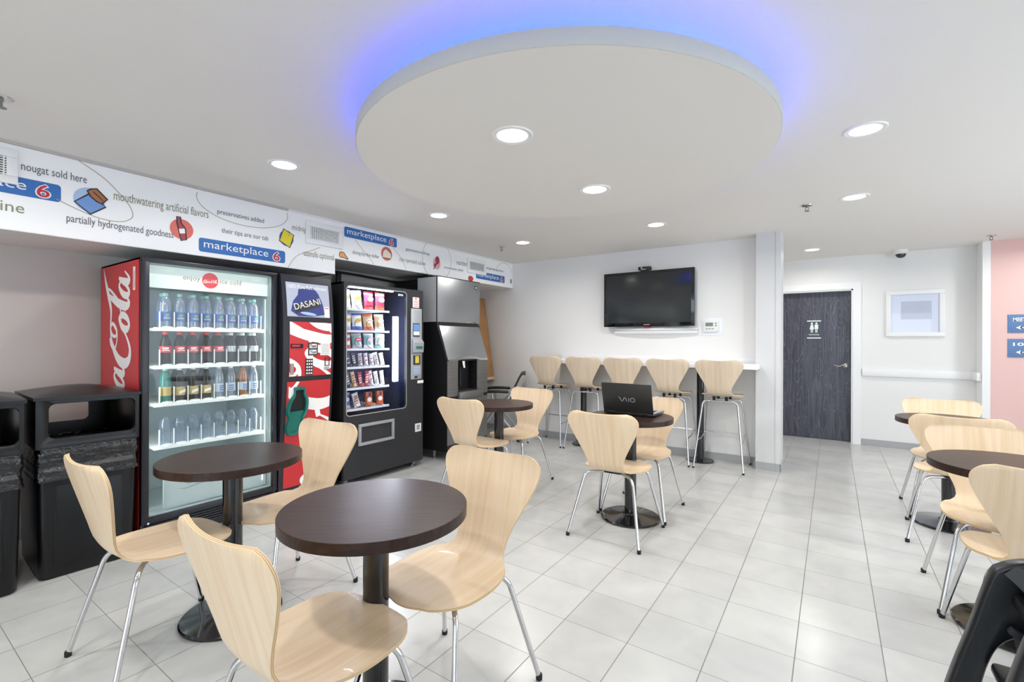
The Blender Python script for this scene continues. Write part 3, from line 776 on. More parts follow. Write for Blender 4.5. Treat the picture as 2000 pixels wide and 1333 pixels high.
CH_PROF = [(-.292, .852), (-.268, .76), (-.243, .66), (-.222, .575), (-.205, .512), (-.180, .472), (-.135, .452), (-.06, .4445), (.04, .443), (.13, .447), (.20, .447), (.238, .437)]
CH_W = [(0, .236), (.06, .245), (.12, .238), (.22, .200), (.34, .148), (.41, .126), (.46, .122), (.51, .140), (.57, .182), (.64, .205), (.74, .214), (.86, .208), (.95, .20), (1, .195)]
def ch_curl(u):
    if u < .4: return .022 * (1 - u / .4 * .7)
    if u < .55: return .006
    return .010 * (1 - (u - .55) / .45) + .002
def make_chair():
    t = thing('bentwood_chair', '', 'chair')
    shell_mesh(CH_PROF, CH_W, .003, .0105, ch_curl).build('seat_shell', ['chair_wood', 'plywood_edge', 'plywood_dark'], t, angle=50)
    MB().box(-.055, .055, -.09, .09, .420, .437, r=.004).build('mounting_plate', 'satin_black', t)
    for sx in (-1, 1):
        for sy in (-1, 1):
            P = bend([(sx * .03, sy * .05, .424), (sx * .165, sy * .145, .425), (sx * .247, sy * .250, .012)], .055, 8)
            g = MB().tube(P, .0098, 12).build('leg', 'chrome', t)
            MB().lathe([(0, 0), (.0115, 0), (.0125, .004), (.0125, .020), (.010, .024), (0, .024)], (sx * .2475, sy * .2505, 0), 12).build('foot_cap', 'rubber', g)
    return t
ST_PROF = [(-.235, 1.128), (-.222, 1.045), (-.208, .955), (-.196, .875), (-.184, .815), (-.162, .776), (-.118, .758), (-.05, .751), (.04, .750), (.12, .753), (.17, .752), (.205, .742)]
ST_W = [(0, .222), (.06, .232), (.12, .226), (.22, .190), (.34, .140), (.41, .119), (.46, .114), (.51, .132), (.57, .172), (.64, .195), (.74, .204), (.86, .198), (.95, .19), (1, .185)]
def make_stool():
    t = thing('bar_stool', '', 'bar stool')
    shell_mesh(ST_PROF, ST_W, .007, .011, ch_curl).build('seat_shell', ['stool_wood', 'plywood_edge', 'plywood_dark'], t, angle=50)
    sp = MB()
    for sx in (-1, 1):
        for sy in (-1, 1): sp.lathe([(0, 0), (.013, 0), (.016, .03), (.016, .046), (0, .046)], (sx * .06, sy * .11, .700), 10)
    sp.build('rubber_spacers', 'rubber', t)
    feet = {}
    for sy in (-1, 1):
        P = bend([(-.237, sy * .236, .010), (-.165, sy * .13, .700), (.165, sy * .13, .700), (.237, sy * .236, .010)], .05, 8)
        h = len(P) // 2
        for sx, Q in ((-1, P[:h + 1]), (1, P[h:][::-1])):
            g = MB().tube(Q, .0092, 10).build('leg', 'chrome', t)
            MB().lathe([(0, 0), (.011, 0), (.0115, .016), (0, .018)], (sx * .2375, sy * .2365, 0), 10).build('foot_cap', 'rubber', g)
    f = lambda z: (.237 - (.237 - .165) * (z - .01) / .69, .236 - (.236 - .13) * (z - .01) / .69)
    x1, y1 = f(.32); x0, y0 = f(.285)
    MB().tube(bend([(-x0, -y0, .285), (-x0 + .004, -.02, .285), (-x1, y1 - .03, .325), (-x1 + .02, y1, .325), (x1 - .02, y1, .325), (x1, y1 - .03, .325), (x0 - .004, -.02, .285), (x0, -y0, .285)], .03, 5), .006, 8).build('footrest', 'chrome', t)
    return t
GC = 'bentwood chairs around the round tables'
CHAIRS = [
    (-2.376, .815, 1.0, 'bentwood chair beside the black bins, tucked toward the table before the drinks machine'),
    (-2.372, 1.354, 184.3, 'bentwood chair standing in front of the red vending panel, facing the camera'),
    (-1.225, .800, 0, 'nearest bentwood chair, seen from behind at the lower edge of the photo'),
    (-1.186, 1.312, 180, 'large bentwood chair facing the camera on the far side of the nearest round table'),
    (-2.475, 3.125, 0, 'bentwood chair seen from behind at the round table by the ice machine'),
    (-2.448, 3.645, 179, 'bentwood chair on the far side of the round table by the ice machine'),
    (-1.232, 3.085, 0, 'bentwood chair seen from behind in front of the open laptop'),
    (-1.235, 3.635, 180, 'bentwood chair behind the laptop table, facing the screen'),
    (.683, 4.245, -5.6, 'bentwood chair on the near side of the far right-hand table'),
    (.727, 4.840, 180, 'bentwood chair whose top edge shows behind the far right-hand table, against the hall wall'),
    (.682, 3.290, 180, 'pale bentwood chair on the far side of the near right-hand table'),
    (.684, 2.760, 0, 'bentwood chair on the near side of the right-hand table, just behind the high chair'),
]
proto = make_chair()
for i, (x, y, a, l) in enumerate(CHAIRS):
    place(proto if i == 0 else copy_tree(proto), x, y, a, 0, l, GC)
GS = 'bentwood bar stools at the wall counter'
proto = make_stool()
for i, x in enumerate((-3.005, -2.485, -1.985, -1.478, -.958)):
    place(proto if i == 0 else copy_tree(proto), x, 5.335, 0, 0, 'bentwood bar stool at the white wall counter, %s from the ice machine side' % ORD[i], GS)

# ================================================================== ROUND TABLES
TH = .762
def make_table():
    t = thing('round_table', '', 'table')
    tp = MB().lathe([(0, TH - .036), (.304, TH - .036), (.305, TH - .035), (.305, TH - .0015), (.3035, TH), (0, TH)], n=96).build('tabletop', 'table_wood', t, angle=25)
    MB().box(-.11, .11, -.11, .11, TH - .045, TH - .036, r=.003).build('mounting_plate', 'satin_black', t)
    MB().lathe([(0, .03), (.0425, .03), (.0425, TH - .045), (0, TH - .045)], n=36).build('pole', 'gloss_black', t)
    MB().lathe([(0, .0), (.212, .0), (.216, .004), (.216, .012), (.210, .017), (.16, .022), (.09, .031), (.06, .036), (.055, .046), (0, .046)], n=72).build('base_plate', 'gloss_black', t, angle=30)
    return t
GT = 'dark round tables'
TABLES = [(-2.378, 1.095, 'dark round table in front of the glass-front drinks machine'), (-1.272, 1.045, 'nearest dark round table in the foreground'), (-2.462, 3.388, 'dark round table in front of the ice machine'),
          (-1.243, 3.386, 'dark round table carrying the open laptop'), (.700, 4.575, 'far dark round table on the right, in front of the hall wall'), (.690, 3.045, 'near dark round table on the right, behind the high chair')]
proto = make_table()
for i, (x, y, l) in enumerate(TABLES): place(proto if i == 0 else copy_tree(proto), x, y, 37 * i, 0, l, GT)

# laptop
t = thing('laptop', 'open black laptop standing on a round table, lid toward the camera', 'laptop', (-1.258, 3.50, TH)); t.rotation_euler = (0, 0, radians(-1))
MB().box(-.193, .193, -.125, .125, .004, .026, r=.004).build('base', 'gloss_black', t)
b = MB(); 
for i in range(6):
    for j in range(14): b.box(-.165 + j * .0236, -.165 + j * .0236 + .020, -.085 + i * .024, -.085 + i * .024 + .020, .026, .0285)
kb = b.build('keyboard', 'satin_black', t)
MB().box(-.19, .19, -.12, .122, .0258, .0264).build('palm_rest', 'silver_plastic', t)
Ml = Matrix.Translation((0, -.120, .024)) @ Matrix.Rotation(radians(14), 4, 'X')
ld = MB().box(-.193, .193, -.007, .003, .0, .228, r=.003, Mx=Ml).build('lid', 'lid_dark', t)
MB().box(-.178, .178, .003, .0042, .014, .216, Mx=Ml).build('screen', 'screen_black', ld)
hN = Ml.to_3x3() @ Vector((0, -1, 0)); hU = Vector((1, 0, 0)); hV = Ml.to_3x3() @ EZ; hO = Ml @ Vector((0, -.0074, .085))
lg = MB()
for s in ([(-.062, .036), (-.055, .034), (-.044, .012), (-.036, .003), (-.028, .012), (-.016, .035), (-.008, .030), (.002, .004)], [(.016, .003), (.016, .033)]):
    lg.ribbon(s, .0028, hO, hU, hV, .0, 0, N=hN)
lg.ribbon(ell(.046, .018, .017, .015, 28), .0028, hO, hU, hV, 0, 0, closed=True, N=hN)
lg.build('lettering', 'silver_plastic', ld)
h = MB().tube([(-.15, -.122, .022), (-.10, -.122, .022)], .007, 10).tube([(.10, -.122, .022), (.15, -.122, .022)], .007, 10).build('hinge', 'satin_black', t)

# ================================================================== WALL COUNTER
t = thing('wall_counter', 'long white wall-mounted counter with a low backsplash above the bar stools', 'counter', (-1.84, YB, 1.037), world=True)
MB().box(-3.03, -.612, 5.205, 5.428, 1.037, 1.087, r=.004).box(-3.03, -.657, 5.42, YB, 1.037, 1.087, r=.004).build('worktop', 'trim_white', t)
MB().box(-3.03, -.657, YB - .014, YB, 1.087, 1.147, r=.003).build('backsplash', 'trim_white', t)
def post(x, l):
    t = thing('counter_post', l, 'post', (x, 5.445, 0), 'black posts under the wall counter')
    MB().lathe([(0, 0), (.138, 0), (.143, .004), (.143, .012), (.12, .018), (.06, .026), (.055, .034), (0, .034)], n=48).build('base_plate', 'gloss_black', t, angle=30)
    MB().lathe([(0, .03), (.038, .03), (.038, 1.025), (0, 1.025)], n=28).build('pole', 'gloss_black', t)
    MB().box(-.10, .10, -.10, .10, 1.025, 1.0365, r=.002).build('top_plate', 'satin_black', t)
post(-1.203, 'black pedestal post under the wall counter between the two stools nearest the pillar')
post(-2.62, 'black pedestal post under the wall counter behind the second stool from the ice machine')

# ================================================================== TELEVISION WALL
tx0, tx1, tz0, tz1 = -2.372, -1.281, 1.497, 2.162
t = thing('television', 'large black flat television hanging on the white wall above the counter', 'television', (-1.826, YB, tz0), world=True)
MB().box(tx0, tx1, 5.50, 5.545, tz0, tz1, r=.006).build('casing', 'gloss_black', t)
MB().box(tx0 + .035, tx1 - .035, 5.4985, 5.4995, tz0 + .045, tz1 - .035).build('screen', 'screen_black', t)
MB().box(-2.05, -1.6, 5.545, YB - .001, 1.65, 2.0).build('wall_bracket', 'satin_black', t)
MB().text('SAMSUNG', (-1.826, 5.4975, tz0 + .016), EX, EZ, h=.012, w=.075, align='C').build('lettering', 'white_print', t)
MB().prism([(-.05, 0), (.05, 0), (.03, -.014), (-.03, -.014)], (-1.826, 5.505, tz0 + .002), EX, EZ, EY, .03).build('chin', 'deep_red', t)
t = thing('set_top_camera', 'small black camera box sitting on top of the television', 'camera box', (-1.855, 5.522, tz1), world=True)
MB().box(-1.93, -1.785, 5.49, 5.56, tz1 + .012, tz1 + .052, r=.006).build('body', 'satin_black', t)
MB().box(-1.90, -1.82, 5.50, 5.55, tz1, tz1 + .012).build('foot', 'satin_black', t)
MB().lathe([(0, 0), (.013, 0), (.011, .006), (0, .006)], (-1.885, 5.49, tz1 + .034), 16, axis=(0, -1, 0)).build('lens', 'nickel', t)
MB().box(-1.885, -1.835, 5.4888, 5.4902, tz1 + .015, tz1 + .020).build('marking', 'white_print', t)
t = thing('sound_bar', 'slim white curved bar on the wall right below the television', 'sound bar', (-1.75, YB, 1.405), world=True)
pts = [(-2.255, 0), (-2.255, -.035)] + [(-2.255 + .995 * k / 12, -.035 - .035 * sin(pi * k / 12)) for k in range(1, 12)] + [(-1.26, -.035), (-1.26, 0)]
MB().prism(pts, (0, YB, 1.412), EX, EY, EZ, .070, r=.006).build('body', 'white_plastic', t)
MB().prism([(a, b * 1.02 - .001) for a, b in pts], (0, YB, 1.445), EX, EY, EZ, .006).build('seam', 'grey_plastic', t)
t = thing('thermostat', 'white thermostat with a small grey display on the wall right of the television', 'thermostat', (-1.12, YB, 1.39), world=True)
MB().box(-1.225, -1.005, YB - .006, YB, 1.385, 1.585, r=.002).build('wall_plate', 'picture_white', t)
MB().box(-1.198, -1.042, YB - .032, YB - .006, 1.43, 1.552, r=.006).build('body', 'white_plastic', t)
MB().box(-1.178, -1.098, YB - .0335, YB - .032, 1.49, 1.532).build('display', 'lcd_grey', t)
b = MB()
for k in range(3): b.box(-1.172 + k * .03, -1.152 + k * .03, YB - .035, YB - .032, 1.455, 1.468, r=.001)
for k in range(2): b.box(-1.078, -1.058, YB - .035, YB - .032, 1.49 + k * .026, 1.506 + k * .026, r=.001)
b.build('buttons', 'grey_plastic', t)

# ================================================================== GLASS-FRONT DRINKS MACHINE
t = thing('drinks_machine', 'tall glass-front drinks vending machine with a red side and red panel of white script', 'vending machine', (-3.95, 1.76, 0), world=True)
X0, X1 = -4.36, -3.58; Y0, Y1, YM = 1.105, 2.43, 1.975; ZT = 1.843
MB().box(X0, X1 - .04, Y0, Y0 + .03, .05, ZT).box(X0, X1 - .04, YM - .03, YM, .05, ZT).box(X0, X0 + .03, Y0, YM, .05, ZT).box(X0, X1 - .04, Y0, YM, ZT - .03, ZT) \
    .box(X0, X1 - .04, Y0, YM, .05, .16).build('cabinet', 'machine_black', t)
MB().box(X0 + .04, X1 - .05, Y0 + .05, Y1 - .05, 0, .05).build('plinth', 'satin_black', t)
sp = MB().box(X0 + .004, X1 - .045, Y0 - .003, Y0, .10, ZT - .012).build('side_panel', 'coke_red', t)
sc = MB(); script(sc, (-3.784, Y0 - .0035, .40), EZ, Vector((-1, 0, 0)), .19, .0, fat=1.12, su=.136, du=.45, dv=.5); 
sc.clip([((-3.63, 0, 0), (-1, 0, 0)), ((-4.35, 0, 0), (1, 0, 0)), ((0, 0, 1.82), (0, 0, -1)), ((0, 0, .12), (0, 0, 1))]).build('script_lettering', 'white_print', sp)
s = MB().box(-3.72, -3.685, Y0 - .0042, Y0 - .003, 1.64, 1.79).build('sticker', 'paper_white', sp)
MB().box(-3.707, -3.703, Y0 - .0046, Y0 - .0042, 1.65, 1.78).box(-3.698, -3.695, Y0 - .0046, Y0 - .0042, 1.65, 1.76).build('printed_lines', 'deep_red', s)
MB().box(X0 + .032, X1 - .06, Y0 + .031, Y0 + .036, .165, ZT - .032).box(X0 + .032, X1 - .06, YM - .036, YM - .031, .165, ZT - .032).box(X0 + .031, X0 + .036, Y0 + .036, YM - .036, .165, ZT - .032) \
    .box(X0 + .036, X1 - .06, Y0 + .036, YM - .036, .161, .166).box(X0 + .036, X1 - .06, Y0 + .036, YM - .036, ZT - .036, ZT - .031).build('liner', 'liner', t)
def frame_x(mb, xa, xb, y0, y1, z0, z1, iy0, iy1, iz0, iz1, mi=0, r=0.0):
    mb.box(xa, xb, y0, y1, iz1, z1, mi, r).box(xa, xb, y0, y1, z0, iz0, mi, r).box(xa, xb, y0, iy0, iz0, iz1, mi, r).box(xa, xb, iy1, y1, iz0, iz1, mi, r); return mb
df = frame_x(MB(), X1 - .04, X1, Y0, YM, .145, ZT, 1.145, 1.942, .182, 1.817, r=.003).build('door_frame', 'frame_black', t)
frame_x(MB(), X1 - .045, X1 - .030, 1.140, 1.947, .177, 1.822, 1.152, 1.935, .19, 1.809).build('gasket', 'liner', df)
MB().box(X1 - .024, X1 - .018, 1.145, 1.942, .182, 1.817).build('glass_pane', 'door_glass', df)
g = MB().box(X1 - .05, X1 - .02, Y0, YM, .05, .14)
for k in range(5): g.box(X1 - .022, X1 - .004, Y0 + .02, YM - .02, .058 + k * .017, .066 + k * .017, r=.002)
g.build('vent_grille', 'frame_black', t)
MB().lathe([(0, 0), (.009, 0), (.007, .005), (0, .006)], (X1, Y0 + .035, .15), 12, axis=(1, 0, 0)).build('screw', 'chrome', t)
hd = MB().box(X1 - .085, X1 - .075, 1.150, 1.936, 1.662, 1.814).build('light_header', 'header_light', t)
HX = X1 - .0745
MB().text('enjoy', (HX, 1.358, 1.722), EY, EZ, h=.040, w=.105, N=EX).text('ice cold', (HX, 1.592, 1.728), EY, EZ, h=.034, w=.145, N=EX).build('lettering', 'brown_print', hd)
lg = MB().poly(ell(1.527, 1.741, .053, .055, 40), (HX, 0, 0), EY, EZ, 0, .0005)
script(lg, (HX, 1.4825, 1.727), EY, EZ, .0090, .001, 1, fat=1.2, n=4); lg.build('logo', ['red_lit', 'white_print'], hd)
SH = [1.402, 1.148, .897, .613]; PY = [1.279 + .0834 * k for k in range(8)]
for zi, z in enumerate(SH):
    b = MB().box(-4.25, -3.70, 1.205, 1.925, z - .022, z - .004)
    b.box(-3.70, -3.675, 1.205, 1.925, z - .024, z)
    for y in PY: b.lathe([(0, -.006), (.034, -.006), (.03, .010), (0, .014)], (-3.688, y, z - .004), 14, sx=.5)
    b.build('shelf', 'shelf_white', t)
    d = MB()
    for k in range(9):
        y = PY[0] - .0417 + .0834 * k; d.box(-3.700, -3.688, y - .0022, y + .0022, z, z + .105)
    d.build('slot_dividers', 'shelf_white', t)
kp = MB().box(X1 - .09, X1 - .08, 1.25, 1.93, .19, .50).build('product_bin', 'liner', t)
k = MB(); script(k, (X1 - .0795, 1.36, .335), EY, EZ, .055, .0006, fat=.6); k.clip([((0, 1.92, 0), (0, -1, 0)), ((0, 0, .20), (0, 0, 1)), ((0, 0, .49), (0, 0, -1))]).build('script_lettering', 'grey_plastic', kp)
# lamp inside the cabinet
for y_, sg in ((1.172, 1), (1.912, -1)):
    ld = bpy.data.lights.new('cabinet_lamp', 'AREA'); ld.shape = 'RECTANGLE'; ld.size = .03; ld.size_y = 1.4; ld.energy = 1.1; ld.color = (.92, 1, .98)
    lo = bpy.data.objects.new('cabinet_lamp', ld); COL.objects.link(lo); lo.location = (-3.668, y_, .93); lo.rotation_euler = Vector((-.62, .78 * sg, 0)).to_track_quat('-Z', 'Y').to_euler()
    MB().box(-3.672, -3.660, y_ - sg * .012 - .004, y_ - sg * .012 + .004, .22, 1.64, r=.002).build('light_strip', 'header_light', t)
# control panel with bowed front
PR = [(.05, -3.585), (.20, -3.583), (.45, -3.572), (.70, -3.550), (.95, -3.530), (1.20, -3.518), (1.45, -3.518), (1.65, -3.532), (ZT, -3.562)]
PRS = spline(PR, 6)
def XF(z):
    for a, b in zip(PRS[:-1], PRS[1:]):
        if z <= b[0]: k = (z - a[0]) / max(b[0] - a[0], 1e-9); return a[1] + (b[1] - a[1]) * k
    return PRS[-1][1]
cp = MB().prism([(X0, .05)] + [(x, z) for z, x in PRS] + [(X0, ZT)], (0, YM + .012, 0), EX, EZ, EY, Y1 - YM - .012).build('control_panel', 'frame_black', t, angle=25)
def bow(mb, off):
    if len(mb.v) < 4000:
        bm = bmesh.new(); vs = [bm.verts.new(p) for p in mb.v]
        for f, mi in zip(mb.f, mb.m):
            try: fc = bm.faces.new([vs[i] for i in f]); fc.material_index = mi
            except ValueError: pass
        za, zb = min(p.z for p in mb.v), max(p.z for p in mb.v); q = za + .02
        while q < zb:
            bmesh.ops.bisect_plane(bm, geom=list(bm.verts) + list(bm.edges) + list(bm.faces), plane_co=(0, 0, q), plane_no=(0, 0, 1)); q += .02
        bm.verts.index_update(); mb.v = [v.co.copy() for v in bm.verts]; mb.f = [tuple(v.index for v in f.verts) for f in bm.faces]; mb.m = [f.material_index for f in bm.faces]; bm.free()
    for p in mb.v: p.x += XF(p.z) + off
    return mb
def bowrect(y0, y1, z0, z1, off, th=.003, mi=0, rows=10):
    b = MB(); zs = [z0 + (z1 - z0) * k / rows for k in range(rows + 1)]
    b.grid([[Vector((th, y0, z)), Vector((th, y1, z))] for z in zs], mi)
    b.grid([[Vector((0, y0, z)), Vector((th, y0, z))] for z in zs], mi); b.grid([[Vector((th, y1, z)), Vector((0, y1, z))] for z in zs], mi)
    b.grid([[Vector((0, y0, z1)), Vector((0, y1, z1))], [Vector((th, y0, z1)), Vector((th, y1, z1))]], mi)
    b.grid([[Vector((0, y0, z0)), Vector((0, y1, z0))], [Vector((th, y0, z0)), Vector((th, y1, z0))]], mi)
    return bow(b, off)
PY0, PY1 = 2.036, 2.408
def panel_script(z0, z1, oy, oz, sc):
    b = MB(); script(b, (0, oy, oz), EZ, Vector((0, -1, 0)), sc, 0, fat=1.05, n=10, su=sc * .72)
    b.clip([((0, PY0 + .002, 0), (0, 1, 0)), ((0, PY1 - .002, 0), (0, -1, 0)), ((0, 0, z0 + .002), (0, 0, 1)), ((0, 0, z1 - .002), (0, 0, -1))])
    return bow(b, .0042)
pst = bowrect(2.02, 2.395, 1.508, 1.782, .001).build('poster', 'poster_grey', cp)
a1 = bowrect(PY0, PY1, 1.03, 1.467, .001).build('red_panel', 'coke_red', cp)
a2 = bowrect(PY0 - .012, PY1, .14, .99, .001).build('red_panel', 'coke_red', cp)
panel_script(1.03, 1.467, 2.45, -.30, .27).build('script_lettering', 'white_print', a1)
panel_script(.14, .99, 2.45, -.30, .27).build('script_lettering', 'white_print', a2)
b = MB()
bo = [(.0, .04), (.02, .12), (.06, .17), (.07, .22), (.20, .24), (.235, .19), (.27, .10), (.28, .02), (.17, .0), (.06, .0)]
b.poly([(2.05 + p[0] * 1.05, 1.512 + p[1]) for p in bo], (0, 0, 0), EY, EZ, 0, .0, N=EX)
b.poly([(2.07, 1.60), (2.30, 1.665), (2.31, 1.60), (2.09, 1.535)], (0, 0, 0), EY, EZ, 3, .0004, N=EX)
b.poly(ell(2.20, 1.535, .07, .012, 24, rot=-6), (0, 0, 0), EY, EZ, 2, .0008, N=EX)
b.text('DASANI', (0, 2.085, 1.562), Vector((0, .97, .25)), Vector((0, -.25, .97)), h=.05, w=.235, off=.0010, mi=1, N=EX)
b.text('100% Pure Refreshment', (0, 2.035, 1.735), EY, EZ, h=.030, w=.34, off=.0010, mi=1, N=EX)
b.poly([(2.345, 1.512), (2.39, 1.512), (2.388, 1.60), (2.345, 1.60)], (0, 0, 0), EY, EZ, 1, .0008, N=EX)
b.poly([(2.35, 1.585), (2.385, 1.585), (2.385, 1.592), (2.35, 1.592)], (0, 0, 0), EY, EZ, 4, .0012, N=EX)
bow(b, .0042).build('bottle_print', ['poster_navy', 'white_print', 'pale_blue', 'ink', 'ink_red'], pst)
bt = spline([(2.083, .945), (2.168, .945), (2.172, .905), (2.198, .86), (2.206, .80), (2.196, .74), (2.172, .70), (2.165, .66), (2.158, .60), (2.125, .565), (2.055, .555), (2.026, .585), (2.022, .64), (2.034, .70), (2.020, .75), (2.036, .83), (2.075, .885), (2.080, .915)], 4, closed=True)
cyb, czb = 2.11, .755
inn = [(cyb + (p[0] - cyb) * .74, czb + (p[1] - czb) * .86) for p in bt]
b = MB(); n = len(bt)
vs = [Vector((.004, p[0], p[1])) for p in bt] + [Vector((.030, cyb + (p[0] - cyb) * .93, czb + (p[1] - czb) * .97)) for p in bt] + [Vector((.028, p[0], p[1])) for p in inn] + [Vector((.006, p[0], p[1])) for p in inn]
b.add(vs, [(k * n + i, k * n + (i + 1) % n, (k + 1) * n + (i + 1) % n, (k + 1) * n + i) for k in range(3) for i in range(n)])
bow(b, 0).build('delivery_port', 'teal_plastic', cp)
b = MB().poly(inn, (0, 0, 0), EY, EZ, 0, .006, N=EX); bow(b, 0).build('port_opening', 'dark_slot', cp)
low = [p for p in inn if p[1] < .765]
b = MB().poly([(cyb + (p[0] - cyb) * .98, p[1]) for p in low], (0, 0, 0), EY, EZ, 0, .016, N=EX); bow(b, 0).build('port_flap', 'teal_plastic', cp)
bowrect(2.172, 2.236, 1.036, 1.168, .004, .004).build('keypad', 'ink', cp)
b = MB()
for i in range(3):
    for j in range(5): b.box(.008, .012, 2.179 + i * .0195, 2.190 + i * .0195, 1.045 + j * .025, 1.057 + j * .025)
bow(b, 0).build('keys', 'white_print', cp)
bowrect(2.193, 2.278, 1.196, 1.302, .004, .004).build('message_sign', 'ink', cp)
b = MB(); 
for z, s in ((1.252, 'Thank'), (1.204, 'You!')):
    b.poly([(2.203, z + .003), (2.268, z + .003), (2.268, z + .038), (2.203, z + .038)], (0, 0, 0), EY, EZ, 0, .0085, N=EX); b.text(s, (0, 2.2355, z + .007), EY, EZ, h=.028, w=.060, off=.0092, mi=1, align='C', N=EX, bold=.03)
bow(b, 0).build('lettering', ['white_print', 'ink'], cp)
bowrect(2.304, 2.392, 1.195, 1.304, .004, .003).build('notice', 'paper_white', cp)
b = MB()
for k in range(7): b.poly([(2.312, 1.207 + k * .013), (2.384, 1.207 + k * .013), (2.384, 1.211 + k * .013), (2.312, 1.211 + k * .013)], (0, 0, 0), EY, EZ, 0, .0075, N=EX)
bow(b, 0).build('printed_lines', 'grey_plastic', cp)
bowrect(2.046, 2.147, 1.257, 1.290, .004, .006).build('bill_slot', 'dark_slot', cp)
b = MB().poly([(2.053, 1.268), (2.12, 1.268), (2.12, 1.282), (2.053, 1.282)], (0, 0, 0), EY, EZ, 0, .0105, N=EX); bow(b, 0).build('slot_light', 'red', cp)
bowrect(2.042, 2.071, 1.048, 1.134, .004, .006).build('lock_plate', 'nickel', cp)
b = MB(); frame_x(b, .004, .010, 2.345, 2.388, 1.105, 1.175, 2.350, 2.383, 1.11, 1.17); bow(b, 0).build('coin_return', 'ink', cp)
bowrect(2.34, 2.385, 1.075, 1.095, .004, .006).build('coin_slot', 'silver_plastic', cp)

# bottles on the shelves
_sz = lambda P, k: [(r * 1.04, h * k) for r, h in P]
BOT = [(0, 0), (.027, 0), (.0315, .006), (.0315, .012), (.030, .05), (.0315, .09), (.0315, .125), (.029, .15), (.019, .178), (.0125, .192), (.0125, .200), (0, .200)]
COLA = [(0, 0), (.025, .0), (.030, .008), (.031, .03), (.028, .065), (.030, .10), (.031, .125), (.027, .155), (.017, .185), (.0125, .198), (.0125, .206), (0, .206)]
BOT = _sz(BOT, 1.13)
JUG = [(0, 0), (.028, 0), (.0315, .006), (.0315, .115), (.034, .122), (.034, .128), (.030, .134), (.026, .152), (.015, .166), (0, .170)]
COLA = _sz(COLA, 1.06); JUG = _sz(JUG, 1.09)
def make_bottle(name, prof, body, cap, lab, lz0, lz1, text=None):
    t = thing(name, '', 'bottle')
    bd = MB().lathe(prof, n=18).build('body', body, t, angle=60)
    h = prof[-1][1]
    if cap: MB().lathe([(0, h - .012), (.0148, h - .012), (.0155, h - .010), (.0155, h + .006), (.014, h + .008), (0, h + .008)], n=18).build('cap', cap, t)
    if lab:
        r = .0336
        l = MB().lathe([(r, lz0), (r, lz1)], n=18).build('label', lab, t, angle=60)
        b = MB()
        if text == 'DASANI':
            b.poly(ell(.002, lz0 + .038, .013, .009, 14, rot=25), (r + .0012, 0, 0), EY, EZ, 1, .0, N=EX)
            b.text('DASANI', (r + .0014, -.017, lz0 + .014), EY, EZ, h=.011, w=.034, mi=0, N=EX)
        elif text == 'coke':
            b.ribbon([(-.020, lz0 + .012), (0, lz0 + .018), (.020, lz0 + .013)], .0022, (r + .001, 0, 0), EY, EZ, 0, 0, N=EX); b.ribbon([(-.018, lz0 + .028), (.016, lz0 + .030)], .004, (r + .001, 0, 0), EY, EZ, 0, 0, N=EX)
        elif text == 'gold':
            b.poly([(-.022, lz0 + .008), (.02, lz0 + .022), (.02, lz0 + .042), (-.022, lz0 + .028)], (r + .001, 0, 0), EY, EZ, 1, 0, N=EX); b.ribbon([(-.014, lz0 + .014), (-.004, lz0 + .030), (.004, lz0 + .022), (.014, lz0 + .036)], .0022, (r + .0016, 0, 0), EY, EZ, 0, 0, N=EX)
        elif text == 'bars':
            for k in range(3): b.poly([(-.016, lz0 + .008 + k * .015), (.016, lz0 + .008 + k * .015), (.016, lz0 + .015 + k * .015), (-.016, lz0 + .015 + k * .015)], (r + .001, 0, 0), EY, EZ, 0, 0, N=EX)
        if text: b.build('print', ['white_print', 'leaf_green' if text == 'DASANI' else 'cream_print'] if text != 'bars' else ['label_blue'], l)
    return t
kinds = {
 'water': (make_bottle('water_bottle', BOT, 'water_bottle', 'teal_cap', 'label_blue', .045, .108, 'DASANI'), 'green-capped water bottle', 'water bottles on the top shelf'),
 'cola': (make_bottle('cola_bottle', COLA, 'cola', 'red_cap', 'red', .085, .128, 'coke'), 'red-capped cola bottle', 'cola bottles on the second shelf'),
 'diet': (make_bottle('diet_cola_bottle', COLA, 'cola', 'white_cap', 'silver_plastic', .085, .128, None), 'white-capped silver-label cola bottle', 'silver-label bottles on the second shelf'),
 'lime': (make_bottle('lime_soda_bottle', BOT, 'teal_plastic', 'teal_cap', 'label_tan', .045, .105, None), 'green soda bottle', None),
 'root': (make_bottle('root_beer_bottle', BOT, 'cola', 'white_cap', 'label_tan', .042, .10, 'gold'), 'tan-label root beer bottle', 'tan-label bottles on the third shelf'),
 'tea': (make_bottle('iced_tea_bottle', BOT, 'tea', 'navy_liner', 'label_pale', .045, .105, 'bars'), 'amber iced tea bottle', None),
 'sport': (make_bottle('sport_bottle', BOT, 'water_bottle', 'white_cap', 'label_pale', .045, .105, 'bars'), 'pale-label clear bottle', 'pale-label bottles on the third shelf'),
 'jug': (make_bottle('dome_top_bottle', JUG, 'empty_bottle', None, None, 0, 0), 'clear dome-topped bottle', 'dome-topped bottles on the bottom shelf'),
}
ROWS = [['water'] * 8, ['cola'] * 5 + ['diet'] * 3, ['lime', 'root', 'root', 'root', 'sport', 'sport', 'tea', 'sport'], ['jug'] * 8]
SHN = ['top', 'second', 'third', 'bottom']; used = set()
def put(kind, x, y, z, label):
    o, lab, grp = kinds[kind]
    if kind in used: o = copy_tree(o)
    used.add(kind); place(o, x, y, random.uniform(-14, 14), z, label, grp)
for r, row in enumerate(ROWS):
    for k, kd in enumerate(row):
        put(kd, -3.722, PY[k], SH[r], '%s, %s in the front row of the %s drinks shelf' % (kinds[kd][1], ORD[k], SHN[r]))
